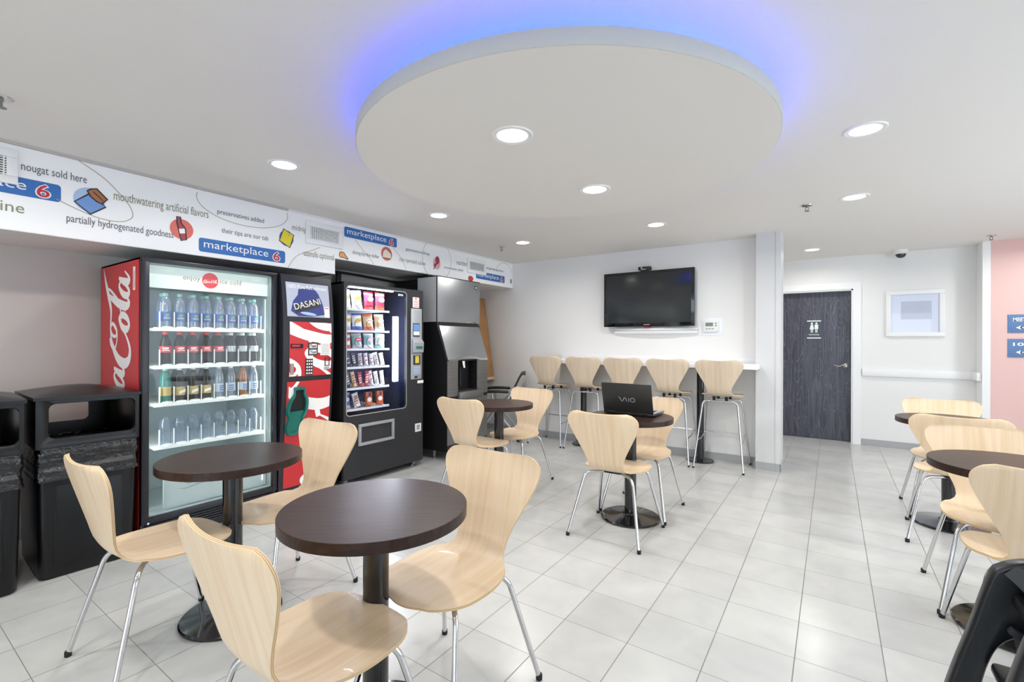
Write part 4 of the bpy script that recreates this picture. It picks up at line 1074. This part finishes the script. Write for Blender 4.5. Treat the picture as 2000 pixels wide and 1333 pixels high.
for r, ks in ((0, (0, 2, 3, 4, 5, 6, 7)), (1, (2, 3, 4, 5, 6, 7)), (2, (1, 2, 3))):
    for k in ks:
        kd = ROWS[r][k]; put(kd, -3.790, PY[k] + .003, SH[r], '%s behind the %s bottle of the %s drinks shelf' % (kinds[kd][1], ORD[k], SHN[r]))

# ================================================================== SNACK MACHINE
t = thing('snack_machine', 'black snack vending machine with a lit window and a silver-framed delivery door', 'vending machine', (-3.97, 3.06, 0), world=True)
A0, A1, B0, B1 = 2.578, 3.552, .062, 1.846; WY0, WY1, WZ0, WZ1 = 2.606, 3.318, .636, 1.812; SX = -3.58
MB().box(-4.36, SX - .03, A0, A0 + .02, B0, B1).box(-4.36, SX - .03, A1 - .02, A1, B0, B1).box(-4.36, -4.34, A0, A1, B0, B1).box(-4.36, SX - .03, A0, A1, B1 - .02, B1).box(-4.36, SX - .03, A0, A1, B0, .60) \
    .box(-4.3, SX - .03, 3.335, 3.40, .60, B1 - .02).build('cabinet', 'machine_black', t)
bm_out = [(A0, B0), (A1, B0), (A1, B1), (A0, B1)]
fd = MB(); frame_x(fd, SX - .03, SX, A0, A1, B0, B1, WY0, WY1, WZ0, WZ1)
for (cy, cz, a) in ((WY0, WZ0, 180), (WY1, WZ0, 270), (WY1, WZ1, 0), (WY0, WZ1, 90)):
    r = .035; sy = 1 if cy == WY0 else -1; sz = 1 if cz == WZ0 else -1
    fd.prism([(cy, cz)] + arc(cy + sy * r, cz + sz * r, r, a, a + 90, 6), (SX - .03, 0, 0), EY, EZ, EX, .0299)
fdo = fd.build('front_door', 'machine_black', t)
MB().ribbon(rrect(WY0, WY1, WZ0, WZ1, .035), .004, (SX + .0012, 0, 0), EY, EZ, 0, 0, closed=True, N=EX).build('window_trim', 'silver_plastic', fdo)
MB().box(SX - .022, SX - .016, WY0, WY1, WZ0, WZ1).build('glass_pane', 'front_glass', fdo)
MB().box(SX - .030, SX - .024, 3.235, 3.295, 1.772, 1.792).build('price_tag', 'paper_white', fdo)
MB().box(-4.20, -4.19, A0 + .02, 3.335, .60, B1 - .02).box(-4.2, SX - .035, A0 + .0205, A0 + .024, .60, B1 - .02).box(-4.2, SX - .035, 3.331, 3.335, .60, B1 - .02).box(-4.2, SX - .035, A0 + .02, 3.335, .600, .604) \
    .box(-4.2, SX - .035, A0 + .02, 3.335, B1 - .025, B1 - .02).build('liner', 'navy_liner', t)
MB().box(-3.66, -3.635, 3.200, 3.262, .905, 1.562, r=.006).build('light_tube', 'tube_light', t)
MB().box(-3.66, -3.63, 2.62, 3.19, 1.806, 1.820).build('top_light', 'tube_light', t)
ld = bpy.data.lights.new('snack_lamp', 'AREA'); ld.shape = 'RECTANGLE'; ld.size = .6; ld.size_y = .03; ld.energy = 4; ld.color = (.85, .91, 1)
lo = bpy.data.objects.new('snack_lamp', ld); COL.objects.link(lo); lo.location = (-3.66, 2.88, 1.80); lo.rotation_euler = (radians(-20), 0, radians(90))
ld = bpy.data.lights.new('snack_lamp', 'AREA'); ld.shape = 'RECTANGLE'; ld.size = .65; ld.size_y = .05; ld.energy = 6; ld.color = (.85, .91, 1)
lo = bpy.data.objects.new('snack_lamp', ld); COL.objects.link(lo); lo.location = (-3.645, 3.195, 1.23)
lo.rotation_euler = Vector((-.35, -.94, 0)).to_track_quat('-Z', 'Y').to_euler()
ld.size, ld.size_y = .05, .65
SS = [1.615, 1.415, 1.245, 1.075, .880, .686]; SN = [4, 4, 4, 8, 8, 4]
for z, n in zip(SS, SN):
    MB().box(-4.18, -3.645, 2.604, 3.145, z - .012, z - .006).box(-3.648, -3.638, 2.604, 3.145, z - .020, z).build('tray', 'shelf_white', t)
    pit = .524 / n
    for k in range(n):
        y = 2.612 + pit * (k + .5); rr = min(.05, pit * .42); q = 7 if n == 4 else 5; P = []
        for i in range(q * 10 + 1):
            a = 2 * pi * i / 10; P.append((-4.05 + .398 * i / (q * 10), y + rr * sin(a), z + rr + .002 - rr * cos(a)))
        MB().tube(P, .0026, 5).build('spiral', 'ink', t)
kp = MB().box(SX, SX + .012, 3.372, 3.524, .918, 1.652, r=.006).build('payment_panel', 'silver_plastic', t)
MB().box(SX + .012, SX + .016, 3.395, 3.487, 1.36, 1.50, r=.002).build('card_display', 'ink', kp)
MB().box(SX + .016, SX + .0172, 3.40, 3.482, 1.42, 1.49).build('display', 'mid_blue', kp)
MB().box(SX + .016, SX + .0172, 3.40, 3.482, 1.375, 1.415).build('display_text', 'white_print', kp)
MB().prism([(0, 1.18), (.035, 1.20), (.040, 1.30), (.0, 1.345)], (SX + .012, 3.380, 0), EX, EZ, EY, .136, r=.004).build('bill_acceptor', 'grey_plastic', kp)
MB().box(SX + .050, SX + .0535, 3.405, 3.497, 1.235, 1.262).build('bill_slot', 'teal_plastic', kp)
MB().box(SX + .012, SX + .015, 3.40, 3.50, 1.068, 1.165).build('coin_plate', 'ink', kp)
MB().box(SX + .015, SX + .018, 3.425, 3.478, 1.085, 1.160).build('coin_sticker', 'snack_yellow', kp)
MB().box(SX + .012, SX + .014, 3.397, 3.500, .965, 1.055).build('keypad', 'grey_plastic', kp)
b = MB()
for i in range(4):
    for j in range(4): b.box(SX + .014, SX + .0165, 3.403 + i * .024, 3.421 + i * .024, .970 + j * .021, .985 + j * .021)
b.build('keys', 'pale_blue', kp)
MB().box(SX + .012, SX + .014, 3.42, 3.46, .928, .952).build('coin_button', 'ink', kp)
MB().box(SX, SX + .0015, 3.402, 3.492, 1.663, 1.770).build('sticker', 'paper_white', fdo)
b = MB()
for k in range(4): b.poly([(3.412, 1.675 + k * .018), (3.482, 1.675 + k * .018), (3.482, 1.681 + k * .018), (3.412, 1.681 + k * .018)], (SX + .002, 0, 0), EY, EZ, 0, 0, N=EX)
b.poly(ell(3.447, 1.756, .016, .009, 16), (SX + .002, 0, 0), EY, EZ, 0, 0, N=EX); b.build('sticker_print', 'coral_print', fdo)
MB().box(SX, SX + .012, 3.468, 3.548, .872, .902, r=.002).build('lock_tag', 'paper_white', fdo)
dd = MB(); frame_x(dd, SX, SX + .018, 2.731, 3.149, .349, .548, 2.758, 3.122, .376, .521, r=.002); dd = dd.build('delivery_frame', 'grey_plastic', t)
MB().box(SX, SX + .003, 2.757, 3.123, .375, .522).build('delivery_flap', 'ink', dd)
cr = MB(); frame_x(cr, SX, SX + .010, 3.437, 3.519, .368, .453, 3.455, 3.503, .385, .437, r=.002); cr = cr.build('coin_return', 'white_plastic', t)
MB().box(SX, SX + .002, 3.455, 3.503, .385, .437).build('return_cup', 'grey_plastic', cr)
for y in (A0 + .06, A1 - .08):
    for x in (-4.28, SX - .08): MB().box(x - .03, x + .03, y - .02, y + .02, .018, .062).lathe([(0, 0), (.022, 0), (.018, .012), (.008, .018), (.008, .03), (0, .03)], (x, y, 0), 12).build('leg', 'dull_steel', t)

def make_bag(name, w, h, d, cols, patch):
    t = thing(name, '', 'snack bag')
    b = MB(); nu, nv = 10, 14
    for s in (1, -1):
        G = []
        for i in range(nv + 1):
            v = i / nv; row = []
            for j in range(nu + 1):
                u = -1 + 2 * j / nu
                e = max(0, 1 - abs(2 * v - 1) ** 5) ** .8; f = max(0, 1 - u * u) ** .6
                ww = w / 2 * (1 - .11 * sin(pi * v) + .02 * sin(17 * v)); rip = .0016 * sin(9 * u + 5 * v) + .0012 * sin(23 * v + 4 * u)
                row.append(Vector((s * (d / 2 * e * f + .0008 + rip * e * f), u * ww, h * v)))
            G.append(row)
        b.grid(G, 0, flip=(s < 0))
    for p in b.v: pass
    for i, f in enumerate(b.f):
        zc = sum(b.v[k].z for k in f) / len(f)
        b.m[i] = 1 if (zc > h * .86 or zc < h * .22) else 0
    body = b.build('packet', cols, t, angle=60)
    q = MB()
    q.poly(ell(0, h * .56, w * .30, h * .13, 20, rot=8), (d / 2 + .0032, 0, 0), EY, EZ, 0, 0, N=EX)
    q.ribbon([(-w * .2, h * .53), (-w * .06, h * .60), (w * .06, h * .53), (w * .2, h * .60)], h * .018, (d / 2 + .0036, 0, 0), EY, EZ, 0, 1, N=EX)
    q.build('brand_mark', patch, body)
    return t
def make_bar(name, w, h, cols):
    t = thing(name, '', 'candy bar')
    b = MB().prism([(-w / 2, 0), (w / 2, 0), (w / 2, h * .06), (w * .44, h * .09), (w * .44, h * .91), (w / 2, h * .94), (w / 2, h), (-w / 2, h), (-w / 2, h * .94), (-w * .44, h * .91), (-w * .44, h * .09), (-w / 2, h * .06)], (-.009, 0, 0), EY, EZ, EX, .018, r=.003)
    body = b.build('wrapper', cols[0], t)
    q = MB()
    for k in range(4): q.poly([(-w * .28, h * (.2 + k * .16)), (w * .28, h * (.25 + k * .16)), (w * .28, h * (.33 + k * .16)), (-w * .28, h * (.28 + k * .16))], (.0096, 0, 0), EY, EZ, k % 2, 0, N=EX)
    q.build('brand_mark', cols[1:], body); return t
def make_pack(name, w, h, d, cols):
    t = thing(name, '', 'snack box')
    body = MB().box(-d / 2, d / 2, -w / 2, w / 2, 0, h, r=.002).build('carton', cols[0], t)
    MB().poly(ell(0, h * .45, w * .36, h * .16, 20), (d / 2 + .0008, 0, 0), EY, EZ, 0, 0, N=EX).poly([(-w * .1, h * .7), (w * .3, h * .7), (w * .3, h * .95), (-w * .1, h * .95)], (d / 2 + .0008, 0, 0), EY, EZ, 1, 0, N=EX).build('brand_mark', cols[1:], body)
    return t
P4 = [2.612 + .131 * (k + .5) for k in range(4)]; P8 = [2.612 + .0655 * (k + .5) for k in range(8)]
ROWN = ['top', 'second', 'third', 'fourth', 'fifth', 'bottom']
def snack(o, x, y, z, tilt, lab, k, row, grp=None):
    o.location = (x, y, z); o.rotation_euler = (radians(tilt), radians(-5), radians(random.uniform(-8, 4)))
    o['label'] = '%s, %s on the %s snack tray' % (lab, ORD[k], ROWN[row])
    if grp: o['group'] = grp
bags = [[(('snack_white', 'snack_silver'), ('snack_yellow', 'ink'), 'white chip bag with a yellow mark'), (('snack_white', 'snack_silver'), ('snack_yellow', 'ink_red'), 'pale blue-white chip bag'), (('snack_pink', 'snack_red'), ('white_print', 'ink'), 'bright pink snack bag'), (('snack_pink', 'snack_orange'), ('white_print', 'ink'), 'pink and orange snack bag')],
        [(('snack_white', 'snack_silver'), ('snack_yellow', 'ink'), 'white and yellow chip bag'), (('snack_white', 'snack_blue'), ('snack_yellow', 'ink_red'), 'white and purple chip bag'), (('snack_tan', 'snack_orange'), ('white_print', 'snack_orange'), 'orange-topped tan snack bag'), (('snack_tan', 'snack_white'), ('cream_print', 'orange_print'), 'tan chip bag with a pale front')],
        [(('snack_white', 'snack_orange'), ('coral_print', 'ink'), 'orange and white snack bag'), (('snack_teal', 'snack_silver'), ('snack_pink', 'white_print'), 'teal snack bag with a pink mark'), (('snack_teal', 'snack_white'), ('pink_print', 'white_print'), 'teal and white snack bag'), (('snack_white', 'snack_teal'), ('orange_print', 'ink'), 'white snack bag with an orange mark')]]
HB = [.178, .162, .142]
for r in range(3):
    for k in range(4):
        cm, pm, lab = bags[r][k]
        o = make_bag('chip_bag', .116, HB[r], .058, cm, pm); snack(o, -3.696, P4[k], SS[r] + .001, random.uniform(-5, 5), lab, k, r, 'chip bags in the snack machine')
bars4 = [('snack_white', 'ink_red', 'snack_orange', 'white and red packet'), ('snack_dark', 'white_print', 'label_blue', 'dark bar with pale print'), ('snack_dark', 'white_print', 'white_print', 'dark wrapped bar'), ('snack_silver', 'wine_print', 'ink', 'silver and wine bar'), ('snack_silver', 'white_print', 'wine_print', 'tilted silver bar'), ('snack_silver', 'ink_red', 'white_print', 'silver bar with red print'), ('snack_silver', 'brown_print', 'ink', 'silver and brown bar'), ('snack_white', 'grey_ink', 'wine_print', 'white bar with grey print')]
bars5 = [('snack_yellow', 'white_print', 'olive_ink', 'pale yellow bar'), ('snack_dark', 'teal_cap', 'white_print', 'dark green bar lying low'), ('snack_tan', 'wine_print', 'ink', 'tilted brown and yellow bar'), ('snack_red', 'white_print', 'snack_silver', 'red bar with white print'), ('snack_red', 'white_print', 'snack_silver', 'red and silver bar'), ('snack_silver', 'pink_print', 'wine_print', 'pink-white bar'), ('snack_white', 'grey_ink', 'snack_red', 'white upright bar'), ('snack_silver', 'ink', 'white_print', 'silver bar leaning over')]
for r, L_, hh in ((3, bars4, .128), (4, bars5, .150)):
    for k, (a, b_, c_, lab) in enumerate(L_):
        o = make_bar('candy_bar', .044, hh * random.uniform(.88, 1), (a, b_, c_)); snack(o, -3.690, P8[k], SS[r] + .004, random.choice((-6, 4, 9, 11)) if k else 0, lab, k, r, 'bars in the snack machine')
snack(make_bag('chip_bag', .11, .150, .04, ('snack_blue', 'snack_silver'), ('white_print', 'snack_blue')), -3.696, P4[0], SS[5] + .001, 0, 'blue and silver snack bag', 0, 5, 'chip bags in the snack machine')
snack(make_bar('candy_bar', .07, .135, ('snack_white', 'coral_print', 'snack_red')), -3.69, P4[1], SS[5] + .008, 14, 'red and white packet leaning over', 1, 5, 'bars in the snack machine')
for k, w_ in ((2, 'orange snack carton nearer the blue bag'), (3, 'orange snack carton nearer the light tube')):
    o = make_pack('snack_carton', .066, .135, .03, ('snack_orange', 'white_print', 'poster_navy')); snack(o, -3.69, P4[k], SS[5] + .001, 0, w_, k, 5, 'orange cartons in the snack machine')

# ================================================================== ICE MACHINE
t = thing('ice_machine', 'stainless steel ice machine on a black dispenser base beside the snack machine', 'ice machine', (-3.9, 4.16, 0), world=True)
C0, C1, IX = 3.782, 4.542, -3.60
hd = MB().box(-3.90, IX, C0 + .006, C1, 1.528, 2.036, r=.004).build('ice_maker', 'brushed_steel', t)
MB().box(-3.90, IX - .012, C0, C0 + .006, 1.53, 2.03).build('side_panel', 'side_steel', hd)
MB().box(IX - .010, IX + .001, C0 - .001, C0 + .008, 1.52, 2.04).build('corner_seam', 'ink', hd)
MB().box(-3.90, IX + .002, C0, C1 + .001, 2.034, 2.042).build('top_trim', 'satin_black', hd)
lv = MB().box(-4.30, -3.90, C0 + .02, C1 - .02, 1.528, 2.02)
for k in range(9): lv.box(-4.30, -3.905, C0 + .006, C0 + .022, 1.80 + k * .026, 1.814 + k * .026, r=.003)
lv.build('condenser_louvres', 'satin_black', hd)
MB().box(IX, IX + .002, 4.445, 4.485, 1.945, 1.99).build('badge', 'ink', hd)
MB().poly([(4.465, 1.985), (4.478, 1.968), (4.469, 1.968), (4.469, 1.950), (4.461, 1.950), (4.461, 1.968), (4.452, 1.968)], (IX + .0026, 0, 0), EY, EZ, 0, 0, N=EX).build('badge_arrow', 'white_print', hd)
MB().tube([(IX - .004 + .012 * sin(pi * k / 10), 4.30 + .017 * k, 1.531 + .024 * sin(pi * k / 10)) for k in range(11)], .008, 8).build('lid_handle', 'nickel', hd)
bs = MB().box(-4.25, IX, C0 + .004, C1, .10, 1.50).box(-4.05, IX - .01, C0 + .01, C1 - .01, 1.50, 1.528).build('base_cabinet', 'satin_black', t)
FX = -3.45; D0, D1 = 3.785, 4.50
dy0, dy1, dz0, dz1 = 3.96, 4.30, .752, 1.088
w = MB().prism([(IX, .165), (FX, .165), (FX, .70), (IX, .70)], (0, D0, 0), EX, EZ, EY, D1 - D0)
w.box(IX, FX, D0, dy0, .70, 1.10).box(IX, FX, dy1, D1, .70, 1.10).box(IX, FX - .02, dy0, dy1, 1.088, 1.10)
w.prism([(IX, 1.10), (FX, 1.10), (IX, 1.49)], (0, D0, 0), EX, EZ, EY, D1 - D0).build('dispenser_housing', 'satin_black', t)
for f in ((D0, dy0), (dy1, D1)):
    r_ = MB().box(FX, FX + .006, f[0], f[1], .70, 1.10)
    for k in range(18): r_.box(FX + .004, FX + .010, f[0] + .006, f[1] - .006, .712 + k * .0205, .722 + k * .0205, r=.002)
    r_.build('ribbed_panel', 'dull_steel', t)
n_ = Vector((.39, 0, .15)).normalized(); up = Vector((-.15, 0, .39)).normalized()
MB().prism([(D0 + .01, .004), (D1 - .003, .004), (D1 + .012, .41), (D0 + .022, .41)], (FX, 0, 1.10), EY, up, n_, .012, r=.003).build('slope_panel', 'brushed_steel', t)
ar = [(D0 + .01, .0), (D1, .0)]
tr = [(D0 + .01 + (D1 - D0 - .02) * k / 24, .030 * max(0, sin(pi * min(1, max(0, (k / 24 - .18) / .62)))) ** .8) for k in range(25)]
MB().ribbon(tr, .012, Vector((FX, 0, 1.098)) + n_ * .0135, EY, up, 0, 0, N=n_).build('arch_trim', 'nickel', t)
MB().box(FX - .13, FX - .12, dy0, dy1, dz0, dz1).box(FX - .13, FX, dy0, dy0 + .004, dz0, dz1).box(FX - .13, FX, dy1 - .004, dy1, dz0, dz1).build('recess', 'dark_slot', t)
MB().tube([(FX - .06, 4.115, 1.09), (FX - .05, 4.115, 1.04), (FX - .04, 4.115, 1.005)], [.03, .024, .017], 14).build('ice_chute', 'nickel', t)
MB().tube([(FX - .10, 4.115, 1.03), (FX - .10, 4.115, .80)], .012, 10).build('lever', 'ink', t)
tb = MB().box(FX - .12, FX + .01, dy0 - .004, dy1 + .004, .735, .752)
for k in range(9): tb.box(FX - .11, FX, dy0 + .02 + k * .035, dy0 + .035 + k * .035, .752, .757)
tb.build('drip_grille', 'ink', t)
MB().box(FX, FX + .045, 3.955, 4.375, .672, .745, r=.008).build('drip_tray', 'dull_steel', t)
MB().box(FX, FX + .004, D0 + .004, D1 - .002, .175, .665).build('front_panel', 'dull_steel', t)
MB().box(IX, FX + .003, D0 + .004, D1 - .004, .10, .165).build('kick_panel', 'satin_black', t)
for x in (-4.2, -3.70):
    for y in (C0 + .07, C1 - .07): MB().lathe([(0, 0), (.026, 0), (.026, .012), (.018, .018), (.020, .10), (0, .10)], (x, y, 0), 14).build('leg', 'dull_steel', t)
# slanted wooden board
t = thing('wall_board', 'slanted light brown wooden board with a bottom ledge on the wall beside the ice machine', 'board', (-4.3, 5.3, .745), world=True)
MB().prism([(-4.417, 1.955), (-4.335, 1.955), (-4.322, 1.940), (-4.142, .785), (-4.235, .785)], (0, 4.95, 0), EX, EZ, EY, .625, r=.004).build('panel', 'board_wood', t)
MB().box(-4.25, -4.130, 4.945, 5.582, .747, .787, r=.006).build('ledge', 'plywood_edge', t)
MB().box(-4.419, -4.25, 5.0, 5.05, .70, .747).box(-4.419, -4.25, 5.48, 5.53, .70, .747).build('bracket', 'satin_black', t)
MB().box(-4.16, -4.13, 5.02, 5.06, .788, .815, r=.006).build('latch', 'ink', t)

# ================================================================== OFFICE CHAIR BEHIND THE TABLE
t = thing('armchair', 'black armchair with sled tubes and casters in the corner beside the ice machine', 'chair', (-3.74, 5.10, 0)); t.rotation_euler = (0, 0, radians(122))
# local: faces +y; the chair turned to face the left wall
def pad(w, pts, th, name, m, r=.012):
    b = MB(); P = spline(pts, 6); top = []; bot = []
    for i, p in enumerate(P):
        q0 = P[max(0, i - 1)]; q1 = P[min(len(P) - 1, i + 1)]; tx, tz = q1[0] - q0[0], q1[1] - q0[1]; l = sqrt(tx * tx + tz * tz); nx, nz = -tz / l, tx / l
        top.append([Vector((s * w / 2, p[0] + nx * th / 2, p[1] + nz * th / 2 + .012 * (abs(s) ** 3))) for s in (-1, -.6, -.2, .2, .6, 1)])
        bot.append([Vector((s * w / 2, p[0] - nx * th / 2, p[1] - nz * th / 2 + .012 * (abs(s) ** 3))) for s in (-1, -.6, -.2, .2, .6, 1)])
    b.grid(top, 0, flip=True); b.grid(bot, 0)
    ring = lambda G: [G[0][j] for j in range(6)] + [G[i][5] for i in range(1, len(G))] + [G[-1][j] for j in range(4, -1, -1)] + [G[i][0] for i in range(len(G) - 2, 0, -1)]
    b.grid([ring(top), ring(bot)], 0, closed=True)
    return b.build(name, m, t, angle=45)
pad(.46, [(-.17, .455), (-.05, .450), (.10, .452), (.22, .440)], .04, 'seat', 'satin_black')
pad(.44, [(-.19, .52), (-.215, .62), (-.265, .74), (-.315, .84), (-.345, .875), (-.385, .872)], .022, 'backrest', 'satin_black')
for s in (-1, 1):
    MB().tube(bend([(s * .23, .26, .06), (s * .245, -.02, .46), (s * .245, -.16, .56), (s * .22, -.24, .70)], .05), .013, 10).build('back_tube', 'silver_plastic', t)
    MB().tube(bend([(s * .23, -.30, .06), (s * .245, .02, .44), (s * .245, .05, .62)], .06), .013, 10).build('leg', 'silver_plastic', t)
    a = MB().tube(spline([(s * .25, -.17, .655), (s * .25, -.05, .662), (s * .255, .08, .660), (s * .255, .17, .645), (s * .25, .20, .62)], 5), [.012] + [.020] * 17 + [.018, .014, .010], 10).build('armrest', 'satin_black', t)
    for y in (.26, -.30):
        c_ = MB().lathe([(0, -.012), (.026, -.012), (.030, -.006), (.030, .006), (.026, .012), (0, .012)], (s * .23, y, .030), 16, axis=(1, 0, 0)).box(s * .23 - .008, s * .23 + .008, y - .01, y + .01, .03, .065, r=.002).build('caster', 'rubber', t)

# ================================================================== WASTE BINS
def make_bin():
    t = thing('waste_bin', '', 'waste bin')
    W0, W1, Dp0, Dp1 = .205, .218, .270, .287
    def ring(w, d, z, r=.035): return [Vector((p[0], p[1], z)) for p in rrect(-d, d, -w, w, r, 5)]
    b = MB(); b.grid([ring(W0 - .01, Dp0 - .01, 0), ring(W0, Dp0, .012), ring(W0 + .006, Dp0 + .008, .30), ring(W0 + .010, Dp0 + .012, .58), ring(W0 + .012, Dp0 + .014, .70)], 0, closed=True)
    b.add([p for p in ring(W0 - .01, Dp0 - .01, 0)], [tuple(range(24))[::-1]])
    b.build('body', 'black_plastic', t, angle=50)
    for sx in (1, -1):
        MB().prism(rrect(-.150, .150, .06, .540, .02), (sx * (Dp0 + .001), 0, 0), EY, EZ, EX * sx, .010, r=.003).build('raised_panel', 'black_plastic', t)
    # wrinkled liner cuff
    c = MB(); rows = []; nn = 96
    base = rrect(-(Dp0 + .017), Dp0 + .017, -(W0 + .014), W0 + .014, .035, 40)
    for i in range(30):
        v = i / 29; row = []
        for k, p in enumerate(base):
            a = atan2(p[1], p[0]); q = Vector((p[0] * 9 + v * 1.6, p[1] * 9 - v * 1.2, v * 2.2))
            lo_ = .548 + .030 * noise.noise(Vector((p[0] * 6, p[1] * 6, 3.1)))
            z = lo_ + (.735 - lo_) * v
            cr = 1 - abs(noise.noise(q * 1.6)) * 2; cr2 = 1 - abs(noise.noise(q * 4.1 + Vector((5, 2, 1)))) * 2
            f = 1 + .030 * cr * (.35 + .65 * sin(pi * min(1, v * 1.1 + .05))) + .012 * cr2 - (.02 if v > .96 else 0) + (.012 if v < .10 else 0)
            row.append(Vector((p[0] * f, p[1] * f, z)))
        rows.append(row)
    c.grid(rows, 0, closed=True); c.build('liner_cuff', 'black_film', t, angle=180)
    # hood with a letterbox opening front and back
    h = MB(); HZ0, HZ1 = .722, 1.003; hw, hd = W0 + .022, Dp0 + .022
    oy0, oy1, oz0, oz1 = -hw + .055, hw - .022, .775, .965
    def wall(sx):
        out = rrect(-hw + .004, hw - .004, HZ0, HZ1, .012, 5); inn = rrect(oy0, oy1 - (.10 if sx < 0 else 0), oz0 + (.02 if sx < 0 else 0), oz1, .03, 5)
        x = sx * hd; xi = sx * (hd - .022); n = len(out)
        A_ = [Vector((x, p[0], p[1])) for p in out]; B_ = [Vector((x, p[0], p[1])) for p in inn]; Cc = [Vector((xi, p[0], p[1])) for p in inn]; Dd = [Vector((xi, p[0], p[1])) for p in out]
        h.grid([A_, [a.lerp(b, .94) for a, b in zip(A_, B_)], [b + Vector((-sx * .004, 0, 0)) for b in B_], Cc, Dd], 0, closed=True, flip=sx < 0)
    wall(1); wall(-1)
    for sy in (1, -1): h.box(-hd + .004, hd - .004, min(sy * hw, sy * (hw - .02)), max(sy * hw, sy * (hw - .02)), HZ0, HZ1, r=.006)
    h.box(-hd + .01, hd - .01, -hw + .01, hw - .01, .66, .67)
    h.build('hood', 'black_plastic', t, angle=50)
    # domed lid
    l = MB(); G = []
    for i in range(13):
        u = -1 + 2 * i / 12; row = []
        for j in range(13):
            v = -1 + 2 * j / 12; k = min(1 - abs(u), 1 - abs(v) * .98); zz = HZ1 + .042 * min(1, k * 1.25) ** .9
            row.append(Vector((u * (hd + .006), v * (hw + .006), zz)))
        G.append(row)
    l.grid(G, 0, flip=False)
    edge = [G[0][j] for j in range(13)] + [G[i][12] for i in range(1, 13)] + [G[12][j] for j in range(11, -1, -1)] + [G[i][0] for i in range(11, 0, -1)]
    l.grid([edge, [p - Vector((0, 0, .016)) for p in edge], [Vector((p.x * .96, p.y * .96, p.z - .018)) for p in edge]], 0, closed=True)
    l.build('lid', 'black_plastic', t, angle=40)
    return t
p = make_bin()
place(p, -3.797, .853, -2, 0, 'black hooded waste bin standing directly against the red side of the drinks machine', 'black hooded waste bins')
place(copy_tree(p), -3.765, .361, -3, 0, 'black hooded waste bin cut off by the photo edge, in front of its twin')

# ================================================================== HIGH CHAIR
t = thing('high_chair', 'black plastic restaurant high chair in the lower right corner, with an unfastened strap', 'high chair', (.47, 1.55, 0), world=True)
xc = .47
half = [(.165, 0), (.254, .402), (.298, .569), (.335, .715), (.357, .748), (.395, .768), (.43, .774)]
outer = spline(half, 5) + [(2 * xc - a, b) for a, b in spline(half, 5)[::-1]]
ih = [(.232, 0), (.314, .400), (.338, .505), (.362, .555), (.40, .583), (.44, .592)]
inner = spline(ih, 5); innr = inner + [(2 * xc - a, b) for a, b in inner[::-1]]
def side_frame(y):
    b = MB(); ring = outer + innr[::-1]
    b.prism(ring, (0, y - .021, 0), EX, EZ, EY, .042, r=.009, seg=3)
    f = b.build('side_frame', 'hc_black', t, angle=45)
    for x in (.198, 2 * xc - .198): MB().box(x - .034, x + .034, y - .023, y + .023, 0, .012, r=.003).build('foot_pad', 'rubber', f)
side_frame(1.70); side_frame(1.40)
MB().box(.335, .60, 1.42, 1.68, .475, .505, r=.01).build('seat', 'hc_black', t)
MB().prism([(.595, .50), (.62, .50), (.600, .752), (.575, .752)], (0, 1.42, 0), EX, EZ, EY, .26, r=.008).build('backrest', 'hc_black', t)
MB().box(.375, .40, 1.42, 1.68, .655, .690, r=.008).build('front_bar', 'hc_black', t)
MB().box(.455, .485, 1.42, 1.68, .505, .690, r=.008).build('crotch_post', 'hc_black', t)
MB().box(.245, .30, 1.42, 1.68, .235, .262, r=.008).build('footrest', 'hc_black', t)
MB().box(.62, .65, 1.42, 1.68, .30, .34, r=.008).build('rear_rail', 'hc_black', t)
w = MB(); Wp = spline([(.372, 1.675, .748), (.395, 1.655, .728), (.425, 1.625, .690), (.455, 1.60, .640), (.47, 1.585, .56)], 6)
L_ = [Vector(p) for p in Wp]; wd = Vector((.45, .30, .35)).normalized() * .021; nn = Vector((-.3, -.5, .5)).normalized() * .0012
w.grid([[p - wd + nn, p + wd + nn] for p in L_]); w.grid([[p + wd - nn, p - wd - nn] for p in L_]); w.grid([[p + wd + nn, p + wd - nn] for p in L_]); w.grid([[p - wd - nn, p - wd + nn] for p in L_])
w.build('strap', 'webbing', t)
Mb = Matrix.Translation(L_[11] + Vector((-.004, -.008, .006))) @ Matrix.Rotation(radians(48), 4, 'Y')
MB().box(-.032, .032, -.022, .022, -.007, .007, r=.005, Mx=Mb).build('buckle', 'ink', t)
MB().box(-.02, .02, -.014, .014, -.009, .009, r=.004, Mx=Matrix.Translation((.385, 1.672, .590)) @ Matrix.Rotation(radians(30), 4, 'Y')).tube([(.385, 1.672, .585), (.39, 1.668, .545)], .010, 8).build('lower_buckle', 'ink', t)
